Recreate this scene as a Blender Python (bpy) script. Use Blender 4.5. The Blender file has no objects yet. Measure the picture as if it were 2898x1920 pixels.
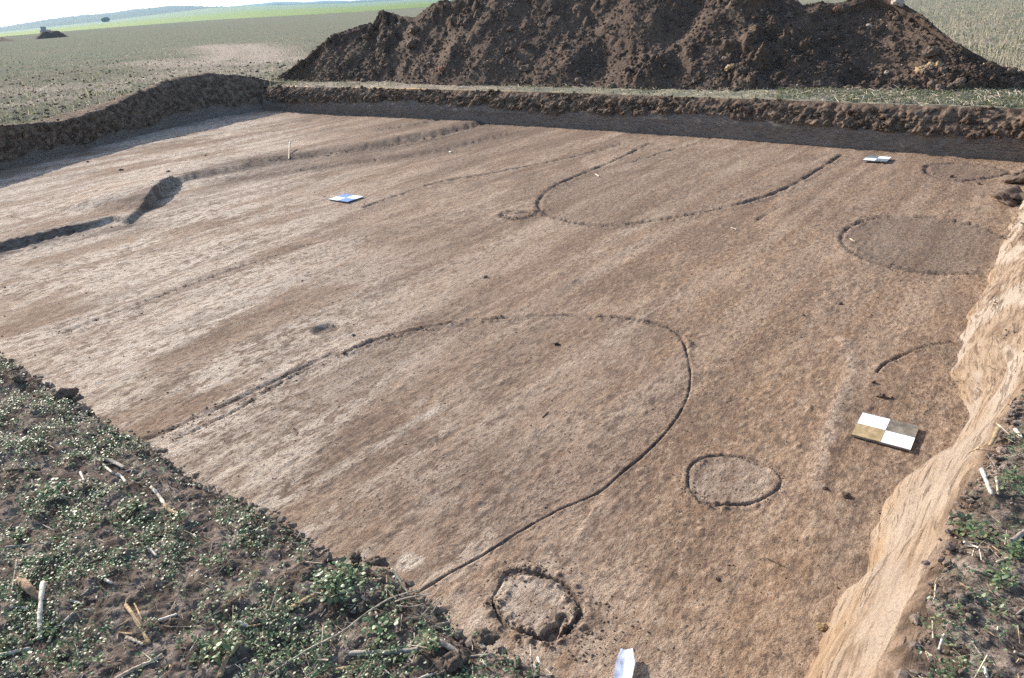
import bpy, math, numpy as np
from mathutils import Vector, Matrix
rng = np.random.default_rng(7)
SC = bpy.context.scene
COL = SC.collection
R = math.radians

# ---------------------------------------------------------------- camera, world, sun, exposure
CAM_H = 1.83            # above the field (z = 0)
DEPTH = 0.62            # trench floor is at z = -DEPTH
PW, PH, F = 2898.0, 1920.0, 2050.0      # photograph size and focal length in its pixels
ROLL = R(-3.8)
PITCH = math.atan((PH / 2 + 15.0) * math.cos(ROLL) / F)
SUN_AZ, SUN_EL = R(-44.5), R(25.0)       # azimuth from +Y, negative = left
cam = bpy.data.cameras.new('camera')
cam_o = bpy.data.objects.new('camera', cam); COL.objects.link(cam_o)
cp, sp, cr, sr = math.cos(PITCH), math.sin(PITCH), math.cos(ROLL), math.sin(ROLL)
fwd = np.array([0, cp, -sp]); rgt0 = np.array([1.0, 0, 0]); up0 = np.array([0, sp, cp])
rgt = rgt0 * cr + up0 * sr; upv = -rgt0 * sr + up0 * cr
M = Matrix(((rgt[0], upv[0], -fwd[0], 0), (rgt[1], upv[1], -fwd[1], 0), (rgt[2], upv[2], -fwd[2], CAM_H), (0, 0, 0, 1)))
cam_o.matrix_world = M
cam.sensor_width = 36.0; cam.lens = 36.0 * F / PW
cam.clip_start = 0.05; cam.clip_end = 20000
SC.camera = cam_o

world = bpy.data.worlds.new('World'); SC.world = world; world.use_nodes = True
wn = world.node_tree; wn.nodes.clear()
sky = wn.nodes.new('ShaderNodeTexSky'); sky.sky_type = 'NISHITA'; sky.sun_disc = False
sky.sun_elevation = SUN_EL; sky.sun_rotation = SUN_AZ
sky.air_density = 1.0; sky.dust_density = 1.6; sky.ozone_density = 1.0; sky.altitude = 200
bg = wn.nodes.new('ShaderNodeBackground'); bg.inputs['Strength'].default_value = 0.14
wo = wn.nodes.new('ShaderNodeOutputWorld')
wn.links.new(sky.outputs[0], bg.inputs[0]); wn.links.new(bg.outputs[0], wo.inputs[0])

sun = bpy.data.lights.new('sun', 'SUN'); sun.energy = 4.3; sun.angle = R(0.53); sun.color = (1.0, 0.93, 0.84)
sun_o = bpy.data.objects.new('sun', sun); COL.objects.link(sun_o)
SUN_DIR = np.array([math.sin(SUN_AZ) * math.cos(SUN_EL), math.cos(SUN_AZ) * math.cos(SUN_EL), math.sin(SUN_EL)])
sun_o.rotation_euler = Vector(SUN_DIR).to_track_quat('Z', 'Y').to_euler()
sun_o.location = (-30, 30, 25)
SC.view_settings.view_transform = 'Standard'; SC.view_settings.look = 'None'
SC.view_settings.gamma = 1.0; SC.view_settings.use_curve_mapping = False
SC.view_settings.exposure = 1.0
SC.render.engine = 'CYCLES'
SC.cycles.max_bounces = 5; SC.cycles.diffuse_bounces = 3; SC.cycles.glossy_bounces = 2
SC.cycles.volume_bounces = 1; SC.cycles.transparent_max_bounces = 8
SC.cycles.use_denoising = False
SC.cycles.sample_clamp_indirect = 1.5; SC.cycles.sample_clamp_direct = 2.0

# ---------------------------------------------------------------- photograph pixel -> place
def ray(p):
    p = np.asarray(p, float)
    x = (p[..., 0] - PW / 2) / F; y = -(p[..., 1] - PH / 2) / F
    return fwd + x[..., None] * rgt + y[..., None] * upv
def at(p, z=0.0):
    """where the line of sight through a photograph pixel meets the level z"""
    d = ray(p); z = np.asarray(z, float)
    t = (z - CAM_H) / d[..., 2]
    return np.concatenate([d[..., :2] * t[..., None], (np.zeros_like(t) + z)[..., None]], -1)
def at_r(p, r):
    """the point on that line at ground distance r"""
    d = ray(p); r = np.asarray(r, float)
    t = r / np.hypot(d[..., 0], d[..., 1])
    q = d * t[..., None]; q[..., 2] += CAM_H
    return q
def px_w(p, w):
    """metres that w photograph pixels span at a 3D point"""
    return w * float(np.dot(np.asarray(p) - np.array([0, 0, CAM_H]), fwd)) / F

# ---------------------------------------------------------------- noise
_P = rng.permutation(256).astype(np.int32); _P = np.concatenate([_P, _P, _P])
_V = rng.random(256).astype(np.float32)
def _f(t): return t * t * t * (t * (t * 6 - 15) + 10)
def n2(x, y, s=0):
    x = np.asarray(x, np.float32) + s * 17.31; y = np.asarray(y, np.float32) - s * 9.17
    fx = np.floor(x); fy = np.floor(y); ix = fx.astype(np.int32) & 255; iy = fy.astype(np.int32) & 255
    u = _f(x - fx); v = _f(y - fy)
    ix1 = (ix + 1) & 255; iy1 = (iy + 1) & 255
    a = _V[_P[_P[ix] + iy]]; b = _V[_P[_P[ix1] + iy]]; c = _V[_P[_P[ix] + iy1]]; d = _V[_P[_P[ix1] + iy1]]
    return (a + (b - a) * u) * (1 - v) + (c + (d - c) * u) * v
def fbm(x, y, o=4, s=0, g=0.5):
    t = 0; a = 1.0; n = 0
    for k in range(o):
        t = t + a * n2(x * 2 ** k, y * 2 ** k, s + k * 3); n += a; a *= g
    return t / n
def n3(x, y, z, s=0):
    x = np.asarray(x, np.float32) + s * 13.7; y = np.asarray(y, np.float32) - s * 5.3; z = np.asarray(z, np.float32) + s * 3.1
    fx = np.floor(x); fy = np.floor(y); fz = np.floor(z)
    ix = fx.astype(np.int32) & 255; iy = fy.astype(np.int32) & 255; iz = fz.astype(np.int32) & 255
    u = _f(x - fx); v = _f(y - fy); w = _f(z - fz)
    def h(a, b, c): return _V[_P[_P[_P[a & 255] + (b & 255)] + (c & 255)]]
    def pl(c):
        return (h(ix, iy, c) * (1 - u) + h(ix + 1, iy, c) * u) * (1 - v) + (h(ix, iy + 1, c) * (1 - u) + h(ix + 1, iy + 1, c) * u) * v
    return pl(iz) * (1 - w) + pl(iz + 1) * w
def fbm3(x, y, z, o=4, s=0, g=0.5):
    t = 0; a = 1.0; n = 0
    for k in range(o):
        t = t + a * n3(x * 2 ** k, y * 2 ** k, z * 2 ** k, s + k * 3); n += a; a *= g
    return t / n
def cells(x, y, s=0):
    """distance to the nearest of scattered points (lumps), and that lump's random value"""
    x = np.asarray(x, np.float32) + s * 7.7; y = np.asarray(y, np.float32) + s * 3.3
    fx = np.floor(x).astype(np.int32); fy = np.floor(y).astype(np.int32)
    best = np.full(x.shape, 9.0, np.float32); val = np.zeros(x.shape, np.float32)
    for dx in (-1, 0, 1):
        for dy in (-1, 0, 1):
            h = _P[_P[(fx + dx) & 255] + ((fy + dy) & 255)]
            d = np.hypot(fx + dx + _V[h] - x, fy + dy + _V[(h + 91) & 255] - y)
            m = d < best
            best = np.where(m, d, best); val = np.where(m, _V[(h + 33) & 255], val)
    return best, val
def sstep(a, b, x):
    t = np.clip((x - a) / (b - a), 0, 1); return t * t * (3 - 2 * t)

# ---------------------------------------------------------------- polylines
def seg_dist(P, L, closed=False):
    """distance of points P (n,2) to a polyline"""
    L = np.asarray(L, float)[:, :2]
    if closed: L = np.vstack([L, L[:1]])
    out = np.full(len(P), 1e9)
    for a, b in zip(L[:-1], L[1:]):
        d = b - a; l2 = d @ d
        if l2 < 1e-12: continue
        t = np.clip(((P - a) @ d) / l2, 0, 1)
        q = P - (a + t[:, None] * d)
        out = np.minimum(out, np.hypot(q[:, 0], q[:, 1]))
    return out
def inside(P, L):
    L = np.asarray(L, float)[:, :2]; r = np.zeros(len(P), bool)
    x, y = P[:, 0], P[:, 1]
    for (x0, y0), (x1, y1) in zip(L, np.roll(L, -1, 0)):
        if y0 == y1: continue
        c = ((y0 > y) != (y1 > y)) & (x < (x1 - x0) * (y - y0) / (y1 - y0) + x0)
        r ^= c
    return r
def signed(P, L):       # positive inside; points well clear of the outline just read -2
    P = np.asarray(P, float); L = np.asarray(L, float)[:, :2]; out = np.full(len(P), -2.0)
    lo, hi = L.min(0) - 2, L.max(0) + 2
    m = ((P > lo) & (P < hi)).all(1)
    if m.any():
        Q = P[m]; d = seg_dist(Q, L, True); out[m] = np.where(inside(Q, L), d, -d)
    return out
def smooth_line(L, n=6, closed=False):
    L = np.asarray(L, float); m = len(L); out = []
    rngi = range(m if closed else m - 1)
    for i in rngi:
        p0 = L[(i - 1) % m] if closed or i > 0 else L[i]; p1 = L[i]; p2 = L[(i + 1) % m]
        p3 = L[(i + 2) % m] if closed or i + 2 < m else p2
        for k in range(n):
            t = k / n
            out.append(0.5 * (2 * p1 + (p2 - p0) * t + (2 * p0 - 5 * p1 + 4 * p2 - p3) * t * t + (3 * p1 - p0 - 3 * p2 + p3) * t ** 3))
    if not closed: out.append(L[-1])
    return np.array(out)
def resample(L, n):
    L = np.asarray(L, float); s = np.r_[0, np.cumsum(np.linalg.norm(np.diff(L, axis=0), axis=1))]
    q = np.linspace(0, s[-1], n)
    return np.stack([np.interp(q, s, L[:, k]) for k in range(L.shape[1])], 1)

# ---------------------------------------------------------------- meshes, tags
def mesh(name, V, Fc, mat=None, smooth=True, attr=None):
    V = np.asarray(V, np.float32).reshape(-1, 3); Fc = np.asarray(Fc, np.int32)
    k = Fc.shape[1]
    me = bpy.data.meshes.new(name)
    me.vertices.add(len(V)); me.vertices.foreach_set('co', V.ravel())
    me.loops.add(Fc.size); me.loops.foreach_set('vertex_index', Fc.ravel())
    me.polygons.add(len(Fc))
    me.polygons.foreach_set('loop_start', np.arange(0, Fc.size, k, dtype=np.int32))
    me.polygons.foreach_set('loop_total', np.full(len(Fc), k, np.int32))
    me.polygons.foreach_set('use_smooth', np.full(len(Fc), smooth, bool))
    if attr is not None:
        for an, av in attr.items():
            a = me.attributes.new(an, 'FLOAT_COLOR', 'POINT')
            c = np.ones((len(V), 4), np.float32); c[:, :av.shape[1]] = av
            a.data.foreach_set('color', c.ravel())
    me.update(); me.validate()
    if mat is not None: me.materials.append(mat)
    return me
def obj(name, me, parent=None, loc=None, rot=None, scale=None):
    o = bpy.data.objects.new(name, me); COL.objects.link(o)
    if parent is not None: o.parent = parent
    if loc is not None: o.location = [float(v) for v in loc]
    if rot is not None: o.rotation_euler = [float(v) for v in rot]
    if scale is not None: o.scale = [float(v) for v in (scale if np.ndim(scale) else (scale,) * 3)]
    return o
def tag(o, label=None, cat=None, group=None, kind=None):
    if label: o['label'] = label
    if cat: o['category'] = cat
    if group: o['group'] = group
    if kind: o['kind'] = kind
    return o
def grid_faces(nr, nc, keep=None, wrap=False):
    i = np.arange(nr * nc).reshape(nr, nc)
    q = np.stack([i[:-1, :-1], i[:-1, 1:], i[1:, 1:], i[1:, :-1]], -1).reshape(-1, 4)
    if keep is not None:
        q = q[keep.ravel()[q].all(1)]
    return q
def compact(V, q, A=None):
    u, inv = np.unique(q, return_inverse=True)
    return V[u], inv.reshape(q.shape).astype(np.int32), (None if A is None else {k: a[u] for k, a in A.items()})

# ---------------------------------------------------------------- materials
class NT:
    def __init__(s, name, rough=0.9, spec=0.25):
        s.m = bpy.data.materials.new(name); s.m.use_nodes = True
        s.t = s.m.node_tree; s.b = s.t.nodes['Principled BSDF']
        s.b.inputs['Roughness'].default_value = rough
        s.b.inputs['Specular IOR Level'].default_value = spec
        s.geo = s.t.nodes.new('ShaderNodeNewGeometry')
        s.tc = s.t.nodes.new('ShaderNodeTexCoord')
    def ln(s, a, b): s.t.links.new(a, b)
    def map(s, scale=(1, 1, 1), rot=(0, 0, 0), src=None):
        m = s.t.nodes.new('ShaderNodeMapping'); m.inputs['Scale'].default_value = scale; m.inputs['Rotation'].default_value = rot
        s.ln(src or s.geo.outputs['Position'], m.inputs['Vector']); return m.outputs[0]
    def noise(s, scale, detail=5, rough=0.6, vec=None, dist=0.0):
        n = s.t.nodes.new('ShaderNodeTexNoise'); n.inputs['Scale'].default_value = scale
        n.inputs['Detail'].default_value = detail; n.inputs['Roughness'].default_value = rough; n.inputs['Distortion'].default_value = dist
        s.ln(vec if vec is not None else s.geo.outputs['Position'], n.inputs['Vector']); return n.outputs[0]
    def voro(s, scale, vec=None, feature='F1'):
        n = s.t.nodes.new('ShaderNodeTexVoronoi'); n.feature = feature; n.inputs['Scale'].default_value = scale
        s.ln(vec if vec is not None else s.geo.outputs['Position'], n.inputs['Vector']); return n
    def ramp(s, fac, *stops, mode='LINEAR'):
        r = s.t.nodes.new('ShaderNodeValToRGB'); r.color_ramp.interpolation = mode
        e = r.color_ramp.elements
        for i, (p, c) in enumerate(stops):
            c = (c, c, c) if np.isscalar(c) else c
            if i < 2: e[i].position = p; e[i].color = (*c, 1)
            else:
                k = e.new(p); k.color = (*c, 1)
        s.ln(fac, r.inputs[0]); return r.outputs[0]
    def mix(s, fac, a, b, mode='MIX'):
        n = s.t.nodes.new('ShaderNodeMix'); n.data_type = 'RGBA'; n.blend_type = mode; n.clamp_factor = True
        for sock, v in ((n.inputs[0], fac), (n.inputs[6], a), (n.inputs[7], b)):
            if hasattr(v, 'links') or hasattr(v, 'is_linked'): s.ln(v, sock)
            elif np.isscalar(v): sock.default_value = v
            else: sock.default_value = (*v, 1)
        return n.outputs[2]
    def math(s, op, a, b=0.0):
        n = s.t.nodes.new('ShaderNodeMath'); n.operation = op
        for sock, v in ((n.inputs[0], a), (n.inputs[1], b)):
            if np.isscalar(v): sock.default_value = v
            else: s.ln(v, sock)
        return n.outputs[0]
    def attr(s, name):
        a = s.t.nodes.new('ShaderNodeAttribute'); a.attribute_name = name
        sp_ = s.t.nodes.new('ShaderNodeSeparateColor'); s.ln(a.outputs['Color'], sp_.inputs[0])
        return a.outputs['Color'], sp_.outputs
    def sep(s, v):
        a = s.t.nodes.new('ShaderNodeSeparateXYZ'); s.ln(v, a.inputs[0]); return a.outputs
    def rand(s):
        return s.t.nodes.new('ShaderNodeObjectInfo').outputs['Random']
    def bump(s, h, dist, strength=1.0, prev=None):
        b = s.t.nodes.new('ShaderNodeBump'); b.inputs['Distance'].default_value = dist; b.inputs['Strength'].default_value = strength
        s.ln(h, b.inputs['Height'])
        if prev is not None: s.ln(prev, b.inputs['Normal'])
        return b.outputs[0]
    def done(s, col=None, normal=None):
        if col is not None:
            if hasattr(col, 'is_linked'): s.ln(col, s.b.inputs['Base Color'])
            else: s.b.inputs['Base Color'].default_value = (*col, 1)
        if normal is not None: s.ln(normal, s.b.inputs['Normal'])
        return s.m

STREAK = math.atan2(0.77, 0.63)           # the digger's pulls run this way over the floor

def mat_floor():
    n = NT('trench_floor_clay', 0.95, 0.06)
    _, a = n.attr('soil')
    dark, orange, pale = a[0], a[1], a[2]
    v = n.map((0.30, 1, 1), (0, 0, 0), n.map((1, 1, 1), (0, 0, -STREAK)))
    v3 = n.map((0.55, 1, 1), (0, 0, 0), n.map((1, 1, 1), (0, 0, -STREAK)))
    big = n.noise(0.55, 5, 0.6)
    v2 = n.map((0.45, 1, 1), (0, 0, 0), n.map((1, 1, 1), (0, 0, -STREAK)))
    st = n.noise(4.0, 9, 0.70, v, 0.3)
    st2 = n.noise(15.0, 7, 0.72, v3, 0.4)
    mot = n.noise(38.0, 5, 0.70, n.map((0.5, 1, 1), (0, 0, 0), n.map((1, 1, 1), (0, 0, -STREAK))))
    fine = n.noise(150.0, 4, 0.7)
    patch = n.noise(1.6, 6, 0.62, v, 0.6)
    c = n.ramp(st, (0.38, (0.230, 0.153, 0.103)), (0.46, (0.305, 0.213, 0.149)), (0.54, (0.362, 0.264, 0.190)), (0.64, (0.445, 0.340, 0.253)))
    c = n.mix(n.ramp(patch, (0.47, 0.0), (0.56, 0.7)), c, (0.215, 0.143, 0.099))
    c = n.mix(n.ramp(big, (0.48, 0.0), (0.62, 0.45)), c, (0.28, 0.195, 0.148))
    c = n.mix(n.math('MULTIPLY', orange, n.ramp(st, (0.4, 1.0), (0.62, 0.7))), c, n.ramp(mot, (0.40, (0.230, 0.140, 0.082)), (0.50, (0.310, 0.198, 0.120)), (0.62, (0.400, 0.268, 0.168))))
    c = n.mix(n.math('MULTIPLY', pale, 0.45), c, (0.50, 0.41, 0.325))
    c = n.mix(n.math('MULTIPLY', pale, n.ramp(st2, (0.42, 0.0), (0.53, 1.0))), c, (0.60, 0.51, 0.415))
    br_ = n.noise(3.2, 3, 0.5, n.map((0.035, 1, 1), (0, 0, 0), n.map((1, 1, 1), (0, 0, -STREAK))))
    c = n.mix(n.ramp(br_, (0.48, 0.0), (0.56, 0.22)), c, (0.49, 0.385, 0.295))
    c = n.mix(n.math('MULTIPLY', n.ramp(br_, (0.43, 0.5), (0.49, 0.0)), n.ramp(patch, (0.44, 0.1), (0.54, 1.0))), c, (0.185, 0.126, 0.090))
    # brown mottling of drier and damper clay, painted flake shadow edges, dark crumb specks
    wh = n.ramp(n.noise(1.3, 5, 0.65, v2), (0.43, 0.10), (0.57, 0.9))
    c = n.mix(n.math('MULTIPLY', n.ramp(st2, (0.41, 0.9), (0.49, 0.0)), wh), c, (0.160, 0.112, 0.083))
    c = n.mix(n.ramp(mot, (0.39, 0.75), (0.455, 0.0)), c, (0.140, 0.100, 0.076))
    c = n.mix(n.ramp(mot, (0.54, 0.0), (0.64, 0.4)), c, (0.50, 0.40, 0.31))
    sp_ = n.noise(60.0, 4, 0.66, v3)
    c = n.mix(n.math('MULTIPLY', n.ramp(sp_, (0.565, 0.0), (0.61, 0.9)), n.ramp(patch, (0.42, 0.25), (0.58, 1.0))), c, (0.080, 0.060, 0.048))
    c = n.mix(n.math('MULTIPLY', dark, n.ramp(st2, (0.42, 1.0), (0.62, 0.7))), c, n.ramp(mot, (0.4, (0.075, 0.056, 0.045)), (0.6, (0.135, 0.104, 0.084))))
    c = n.mix(n.ramp(fine, (0.40, 0.55), (0.5, 0.0)), c, (0.12, 0.086, 0.065))
    b = n.bump(st, 0.02, 0.35)
    b = n.bump(st2, 0.010, 0.6, b)
    b = n.bump(mot, 0.006, 0.6, b)
    b = n.bump(sp_, 0.006, 0.8, b)
    b = n.bump(fine, 0.006, 0.9, b)
    return n.done(c, b)

def mat_field():
    n = NT('field_soil', 1.0, 0.0)
    _, a = n.attr('soil')       # r: crop cover seen from afar, g: bare trampled, b: straw cover
    f1 = n.noise(9.0, 8, 0.7); f2 = n.noise(60.0, 5, 0.7); f3 = n.noise(1.1, 6, 0.65)
    c = n.ramp(f1, (0.40, (0.105, 0.081, 0.066)), (0.5, (0.215, 0.168, 0.137)), (0.6, (0.36, 0.29, 0.24)))
    c = n.mix(n.ramp(f2, (0.35, 0.6), (0.6, 0.0)), c, (0.055, 0.040, 0.031))
    g = n.ramp(f2, (0.40, (0.098, 0.112, 0.078)), (0.5, (0.180, 0.198, 0.142)), (0.62, (0.30, 0.315, 0.24)))
    g = n.mix(n.ramp(n.noise(0.35, 7, 0.7, n.map((0.35, 1, 1), (0, 0, 0.7))), (0.40, 0.0), (0.6, 0.6)), g, (0.25, 0.212, 0.165))
    c = n.mix(n.math('MULTIPLY', a[0], n.ramp(f3, (0.25, 0.75), (0.6, 1.0))), c, g)
    c = n.mix(a[2], c, n.ramp(f2, (0.35, (0.22, 0.18, 0.12)), (0.65, (0.50, 0.43, 0.31))))
    c = n.mix(a[1], c, n.ramp(f1, (0.38, (0.26, 0.215, 0.175)), (0.62, (0.46, 0.39, 0.32))))
    b = n.bump(f1, 0.05, 0.7); b = n.bump(f2, 0.012, 0.9, b)
    return n.done(c, b)

def mat_topsoil(name='dark_topsoil', lo=(0.052, 0.036, 0.027), hi=(0.155, 0.108, 0.077)):
    n = NT(name, 0.96, 0.06)
    f1 = n.noise(7.0, 8, 0.68); f2 = n.noise(55.0, 5, 0.7); f3 = n.noise(1.3, 4, 0.6)
    mid = tuple((a + b) / 2 for a, b in zip(lo, hi))
    c = n.ramp(f1, (0.3, lo), (0.52, mid), (0.72, hi))
    c = n.mix(n.ramp(f3, (0.45, 0.0), (0.60, 0.55)), c, (0.175, 0.126, 0.092))
    c = n.mix(n.ramp(f2, (0.34, 0.6), (0.55, 0.0)), c, lo)
    b = n.bump(f1, 0.06, 0.7); b = n.bump(f2, 0.016, 1.0, b)
    return n.done(c, b)

def mat_wall(name, clay_lo, clay_hi, streak_rot, streak=(0.12, 1, 1), crack=0.6, fq=1.0):
    n = NT(name, 0.96, 0.06)
    _, a = n.attr('soil')       # r: topsoil, g: orange clay, b: pale smear
    v = n.map(streak, (0, 0, 0), n.map((1, 1, 1), (0, 0, -streak_rot)))
    s1 = n.noise(10.0 * fq, 8, 0.68, v, 0.5); s2 = n.noise(3.0, 5, 0.6); f2 = n.noise(70.0, 5, 0.7)
    c = n.ramp(s1, (0.38, clay_lo), (0.55, clay_hi))
    c = n.mix(a[1], c, n.ramp(s1, (0.3, (0.20, 0.130, 0.078)), (0.7, (0.34, 0.24, 0.155))))
    c = n.mix(a[2], c, n.ramp(s2, (0.3, (0.28, 0.226, 0.178)), (0.7, (0.37, 0.312, 0.256))))
    cr_ = n.ramp(n.noise(14.0 * fq ** .5, 5, 0.6, v, 1.0), (0.37, crack), (0.425, 0.0))
    c = n.mix(cr_, c, (0.14, 0.10, 0.072))
    t = n.ramp(n.noise(8.0, 7, 0.7), (0.40, (0.075, 0.053, 0.039)), (0.5, (0.150, 0.106, 0.077)), (0.62, (0.25, 0.178, 0.128)))
    c = n.mix(a[0], c, t)
    c = n.mix(n.ramp(f2, (0.33, 0.45), (0.5, 0.0)), c, (0.07, 0.05, 0.037))
    b = n.bump(s1, 0.03, 0.6); b = n.bump(n.math('SUBTRACT', 1.0, cr_), 0.02, 0.9, b); b = n.bump(f2, 0.008, 0.8, b)
    return n.done(c, b)

def mat_plain(name, col, var=0.35, scale=40.0, rough=0.85, spec=0.15, bump=0.004, dirt=0.0):
    """one colour with grain; every copy a little lighter or darker"""
    n = NT(name, rough, spec)
    f = n.noise(scale, 5, 0.65, n.tc.outputs['Object'])
    lo = tuple(v * (1 - var) for v in col); hi = tuple(min(1, v * (1 + var)) for v in col)
    c = n.ramp(f, (0.3, lo), (0.7, hi))
    c = n.mix(n.ramp(n.rand(), (0, 0.0), (1, 0.35)), c, lo)
    if dirt:
        d_ = n.noise(34.0, 5, 0.7)
        c = n.mix(n.ramp(d_, (0.47, 0.0), (0.60, dirt)), c, (0.155, 0.115, 0.085))
    return n.done(c, n.bump(f, bump, 0.8))

def mat_leaf(name, cols, rough=0.46, spec=0.5):
    n = NT(name, rough, spec)
    _, a = n.attr('tint')
    c = n.ramp(a[0], *[(i / (len(cols) - 1), k) for i, k in enumerate(cols)])
    tr = n.t.nodes.new('ShaderNodeBsdfTranslucent'); n.ln(c, tr.inputs[0])
    ms = n.t.nodes.new('ShaderNodeMixShader'); ms.inputs[0].default_value = 0.35
    out = n.t.nodes['Material Output']
    n.ln(n.b.outputs[0], ms.inputs[1]); n.ln(tr.outputs[0], ms.inputs[2]); n.ln(ms.outputs[0], out.inputs[0])
    return n.done(c)

MAT = dict(
    floor=mat_floor(), field=mat_field(), topsoil=mat_topsoil(),
    heap=mat_topsoil('heap_earth', (0.055, 0.040, 0.032), (0.180, 0.128, 0.095)),
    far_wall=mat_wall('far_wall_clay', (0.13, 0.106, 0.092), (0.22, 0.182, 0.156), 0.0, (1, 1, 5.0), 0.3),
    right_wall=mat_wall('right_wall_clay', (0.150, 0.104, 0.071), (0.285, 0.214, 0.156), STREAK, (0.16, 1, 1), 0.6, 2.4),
    clod=mat_plain('clod_earth', (0.150, 0.109, 0.082), 0.45, 30), clod_red=mat_plain('clod_red_brown', (0.26, 0.13, 0.085), 0.35, 25),
    clod_tan=mat_plain('clod_tan_clay', (0.33, 0.23, 0.13), 0.35, 25), clod_pale=mat_plain('clod_pale_clay', (0.42, 0.34, 0.27), 0.3, 25),
    straw=mat_plain('pale_straw', (0.50, 0.42, 0.31), 0.3, 60, 0.6, dirt=0.75), straw_white=mat_plain('bleached_straw', (0.66, 0.59, 0.49), 0.25, 60, 0.6, dirt=0.75),
    straw_tan=mat_plain('tan_husk', (0.44, 0.31, 0.17), 0.4, 50, 0.75, dirt=0.75), straw_grey=mat_plain('grey_weathered_stalk', (0.33, 0.29, 0.25), 0.35, 60, 0.75, dirt=0.75),
    straw_dark=mat_plain('dark_rotten_stalk', (0.14, 0.10, 0.07), 0.4, 50, 0.8), cob=mat_plain('corn_cob', (0.42, 0.27, 0.17), 0.55, 90, 0.85, 0.2, 0.01),
    white=mat_plain('white_paint', (0.80, 0.81, 0.84), 0.08, 14, 0.5, 0.4, 0.001), blue=mat_plain('blue_paint', (0.10, 0.21, 0.52), 0.12, 14, 0.5, 0.4, 0.001),
    grey=mat_plain('grey_paint', (0.16, 0.18, 0.20), 0.2, 14, 0.6, 0.4, 0.001), steel=mat_plain('grey_steel', (0.30, 0.33, 0.36), 0.2, 3, 0.5),
    crumb=mat_plain('floor_crumb', (0.20, 0.146, 0.11), 0.5, 60), field_crumb=mat_plain('field_crumb', (0.205, 0.157, 0.124), 0.45, 60),
    leaf=mat_leaf('weed_leaf', [(0.060, 0.098, 0.050), (0.098, 0.160, 0.076), (0.155, 0.225, 0.105), (0.25, 0.29, 0.13)]),
    blade=mat_leaf('crop_blade', [(0.095, 0.105, 0.060), (0.145, 0.160, 0.090), (0.22, 0.22, 0.13), (0.50, 0.43, 0.30)], 0.6, 0.3),
)

# ---------------------------------------------------------------- the trench outline
DQ = 1.2243
def disp(L): return [(a * DQ, b * DQ) for a, b in L]
def box(o, s, L): return [(o[0] + a * s, o[1] + b * s) for a, b in L]
ZF = -DEPTH
# rim of the near left side
near_rim_px = disp([(0, 812), (30, 840), (62, 862), (140, 903), (197, 918), (190, 938), (260, 975), (330, 1002), (385, 1045), (440, 1090), (500, 1122),
    (560, 1150), (640, 1185), (700, 1225), (780, 1275), (830, 1300), (900, 1312), (960, 1362), (1000, 1375), (1050, 1430), (1100, 1470),
    (1150, 1492), (1200, 1505), (1260, 1530), (1312, 1568)])
near_rim = at(near_rim_px, 0.0)[:, :2]
right_rim = at([(2532, 1919), (2557, 1851), (2591, 1780), (2616, 1682), (2654, 1590), (2701, 1492), (2739, 1387), (2819, 1260), (2857, 1161), (2898, 1090)], 0.0)[:, :2]
right_base = at([(2257, 1919), (2320, 1805), (2380, 1690), (2440, 1650), (2443, 1607), (2464, 1514), (2511, 1402), (2570, 1387), (2633, 1357), (2697, 1277),
    (2705, 1250), (2735, 1215), (2747, 1182), (2743, 1152), (2712, 1100), (2690, 1052), (2709, 1040), (2713, 958), (2740, 920), (2728, 890), (2781, 840), (2798, 789), (2836, 692), (2853, 645)], ZF)[:, :2]
far_base = at([(845, 301), (950, 307), (1106, 310), (1309, 321), (1478, 350), (1584, 363), (1795, 379), (1950, 386), (2278, 412), (2490, 421), (2616, 434), (2743, 447), (2898, 455)], ZF)[:, :2]
far_rim = at([(845, 246), (950, 247), (1119, 252), (1309, 255), (1500, 262), (1668, 266), (1795, 272), (1950, 279), (2151, 283), (2320, 277), (2405, 283), (2574, 300), (2743, 308), (2898, 315)], 0.0)[:, :2]
def straighten(L, n=16):
    a = (L[-1] - L[0]) / np.linalg.norm(L[-1] - L[0]); b = np.array([-a[1], a[0]]); q = (L - L[0]) @ a
    c = np.polyfit(q, (L - L[0]) @ b, 2); t = np.linspace(q[0], q[-1], n)
    return L[0] + t[:, None] * a + np.polyval(c, t)[:, None] * b
far_rim = straighten(far_rim); far_base = straighten(far_base)
_d = (far_rim[-1] - far_rim[0]) / np.linalg.norm(far_rim[-1] - far_rim[0]); _n = np.array([-_d[1], _d[0]])
_in = np.interp(far_rim @ _d, far_base @ _d, far_base @ _n)
far_base = far_rim - _n * np.clip(far_rim @ _n - _in, .30, .55)[:, None]
left_base_px = [(-220, 552), (-100, 518), (0, 490), (110, 462), (200, 440), (300, 413), (428, 380), (520, 358), (612, 338), (700, 324), (780, 312), (845, 301)]
left_crest_px = [(-220, 402), (-100, 372), (0, 357), (110, 351), (210, 336), (290, 312), (400, 262), (480, 229), (540, 218), (620, 210), (720, 219), (800, 238)]
left_base = at(left_base_px, ZF)[:, :2]
# straight continuations outside the frame
def ext(a, b, d):
    v = (b - a) / np.linalg.norm(b - a); return b + v * d
U = np.array([0.63, 0.775]); U /= np.linalg.norm(U); Vn = np.array([-U[1], U[0]])      # along and into-trench normal of the right side
right_corner_rim = right_rim[-1] + U * 5.6
far_corner_rim = ext(far_rim[-5], far_rim[-1], 1.0)
near_corner = near_rim[-1] + (near_rim[-1] - near_rim[-8]) / np.linalg.norm(near_rim[-1] - near_rim[-8]) * 0.78
W_ = (near_rim[0] - near_rim[-1]) / np.linalg.norm(near_rim[0] - near_rim[-1])
near_left_far = near_rim[0] + W_ * 7.2
left_rim = left_base + np.array([-0.42, 0.22])
RIM = np.vstack([near_rim, [near_corner], right_rim, [right_corner_rim], far_rim[::-1], left_rim[::-1][1:], [near_left_far]])
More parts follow.
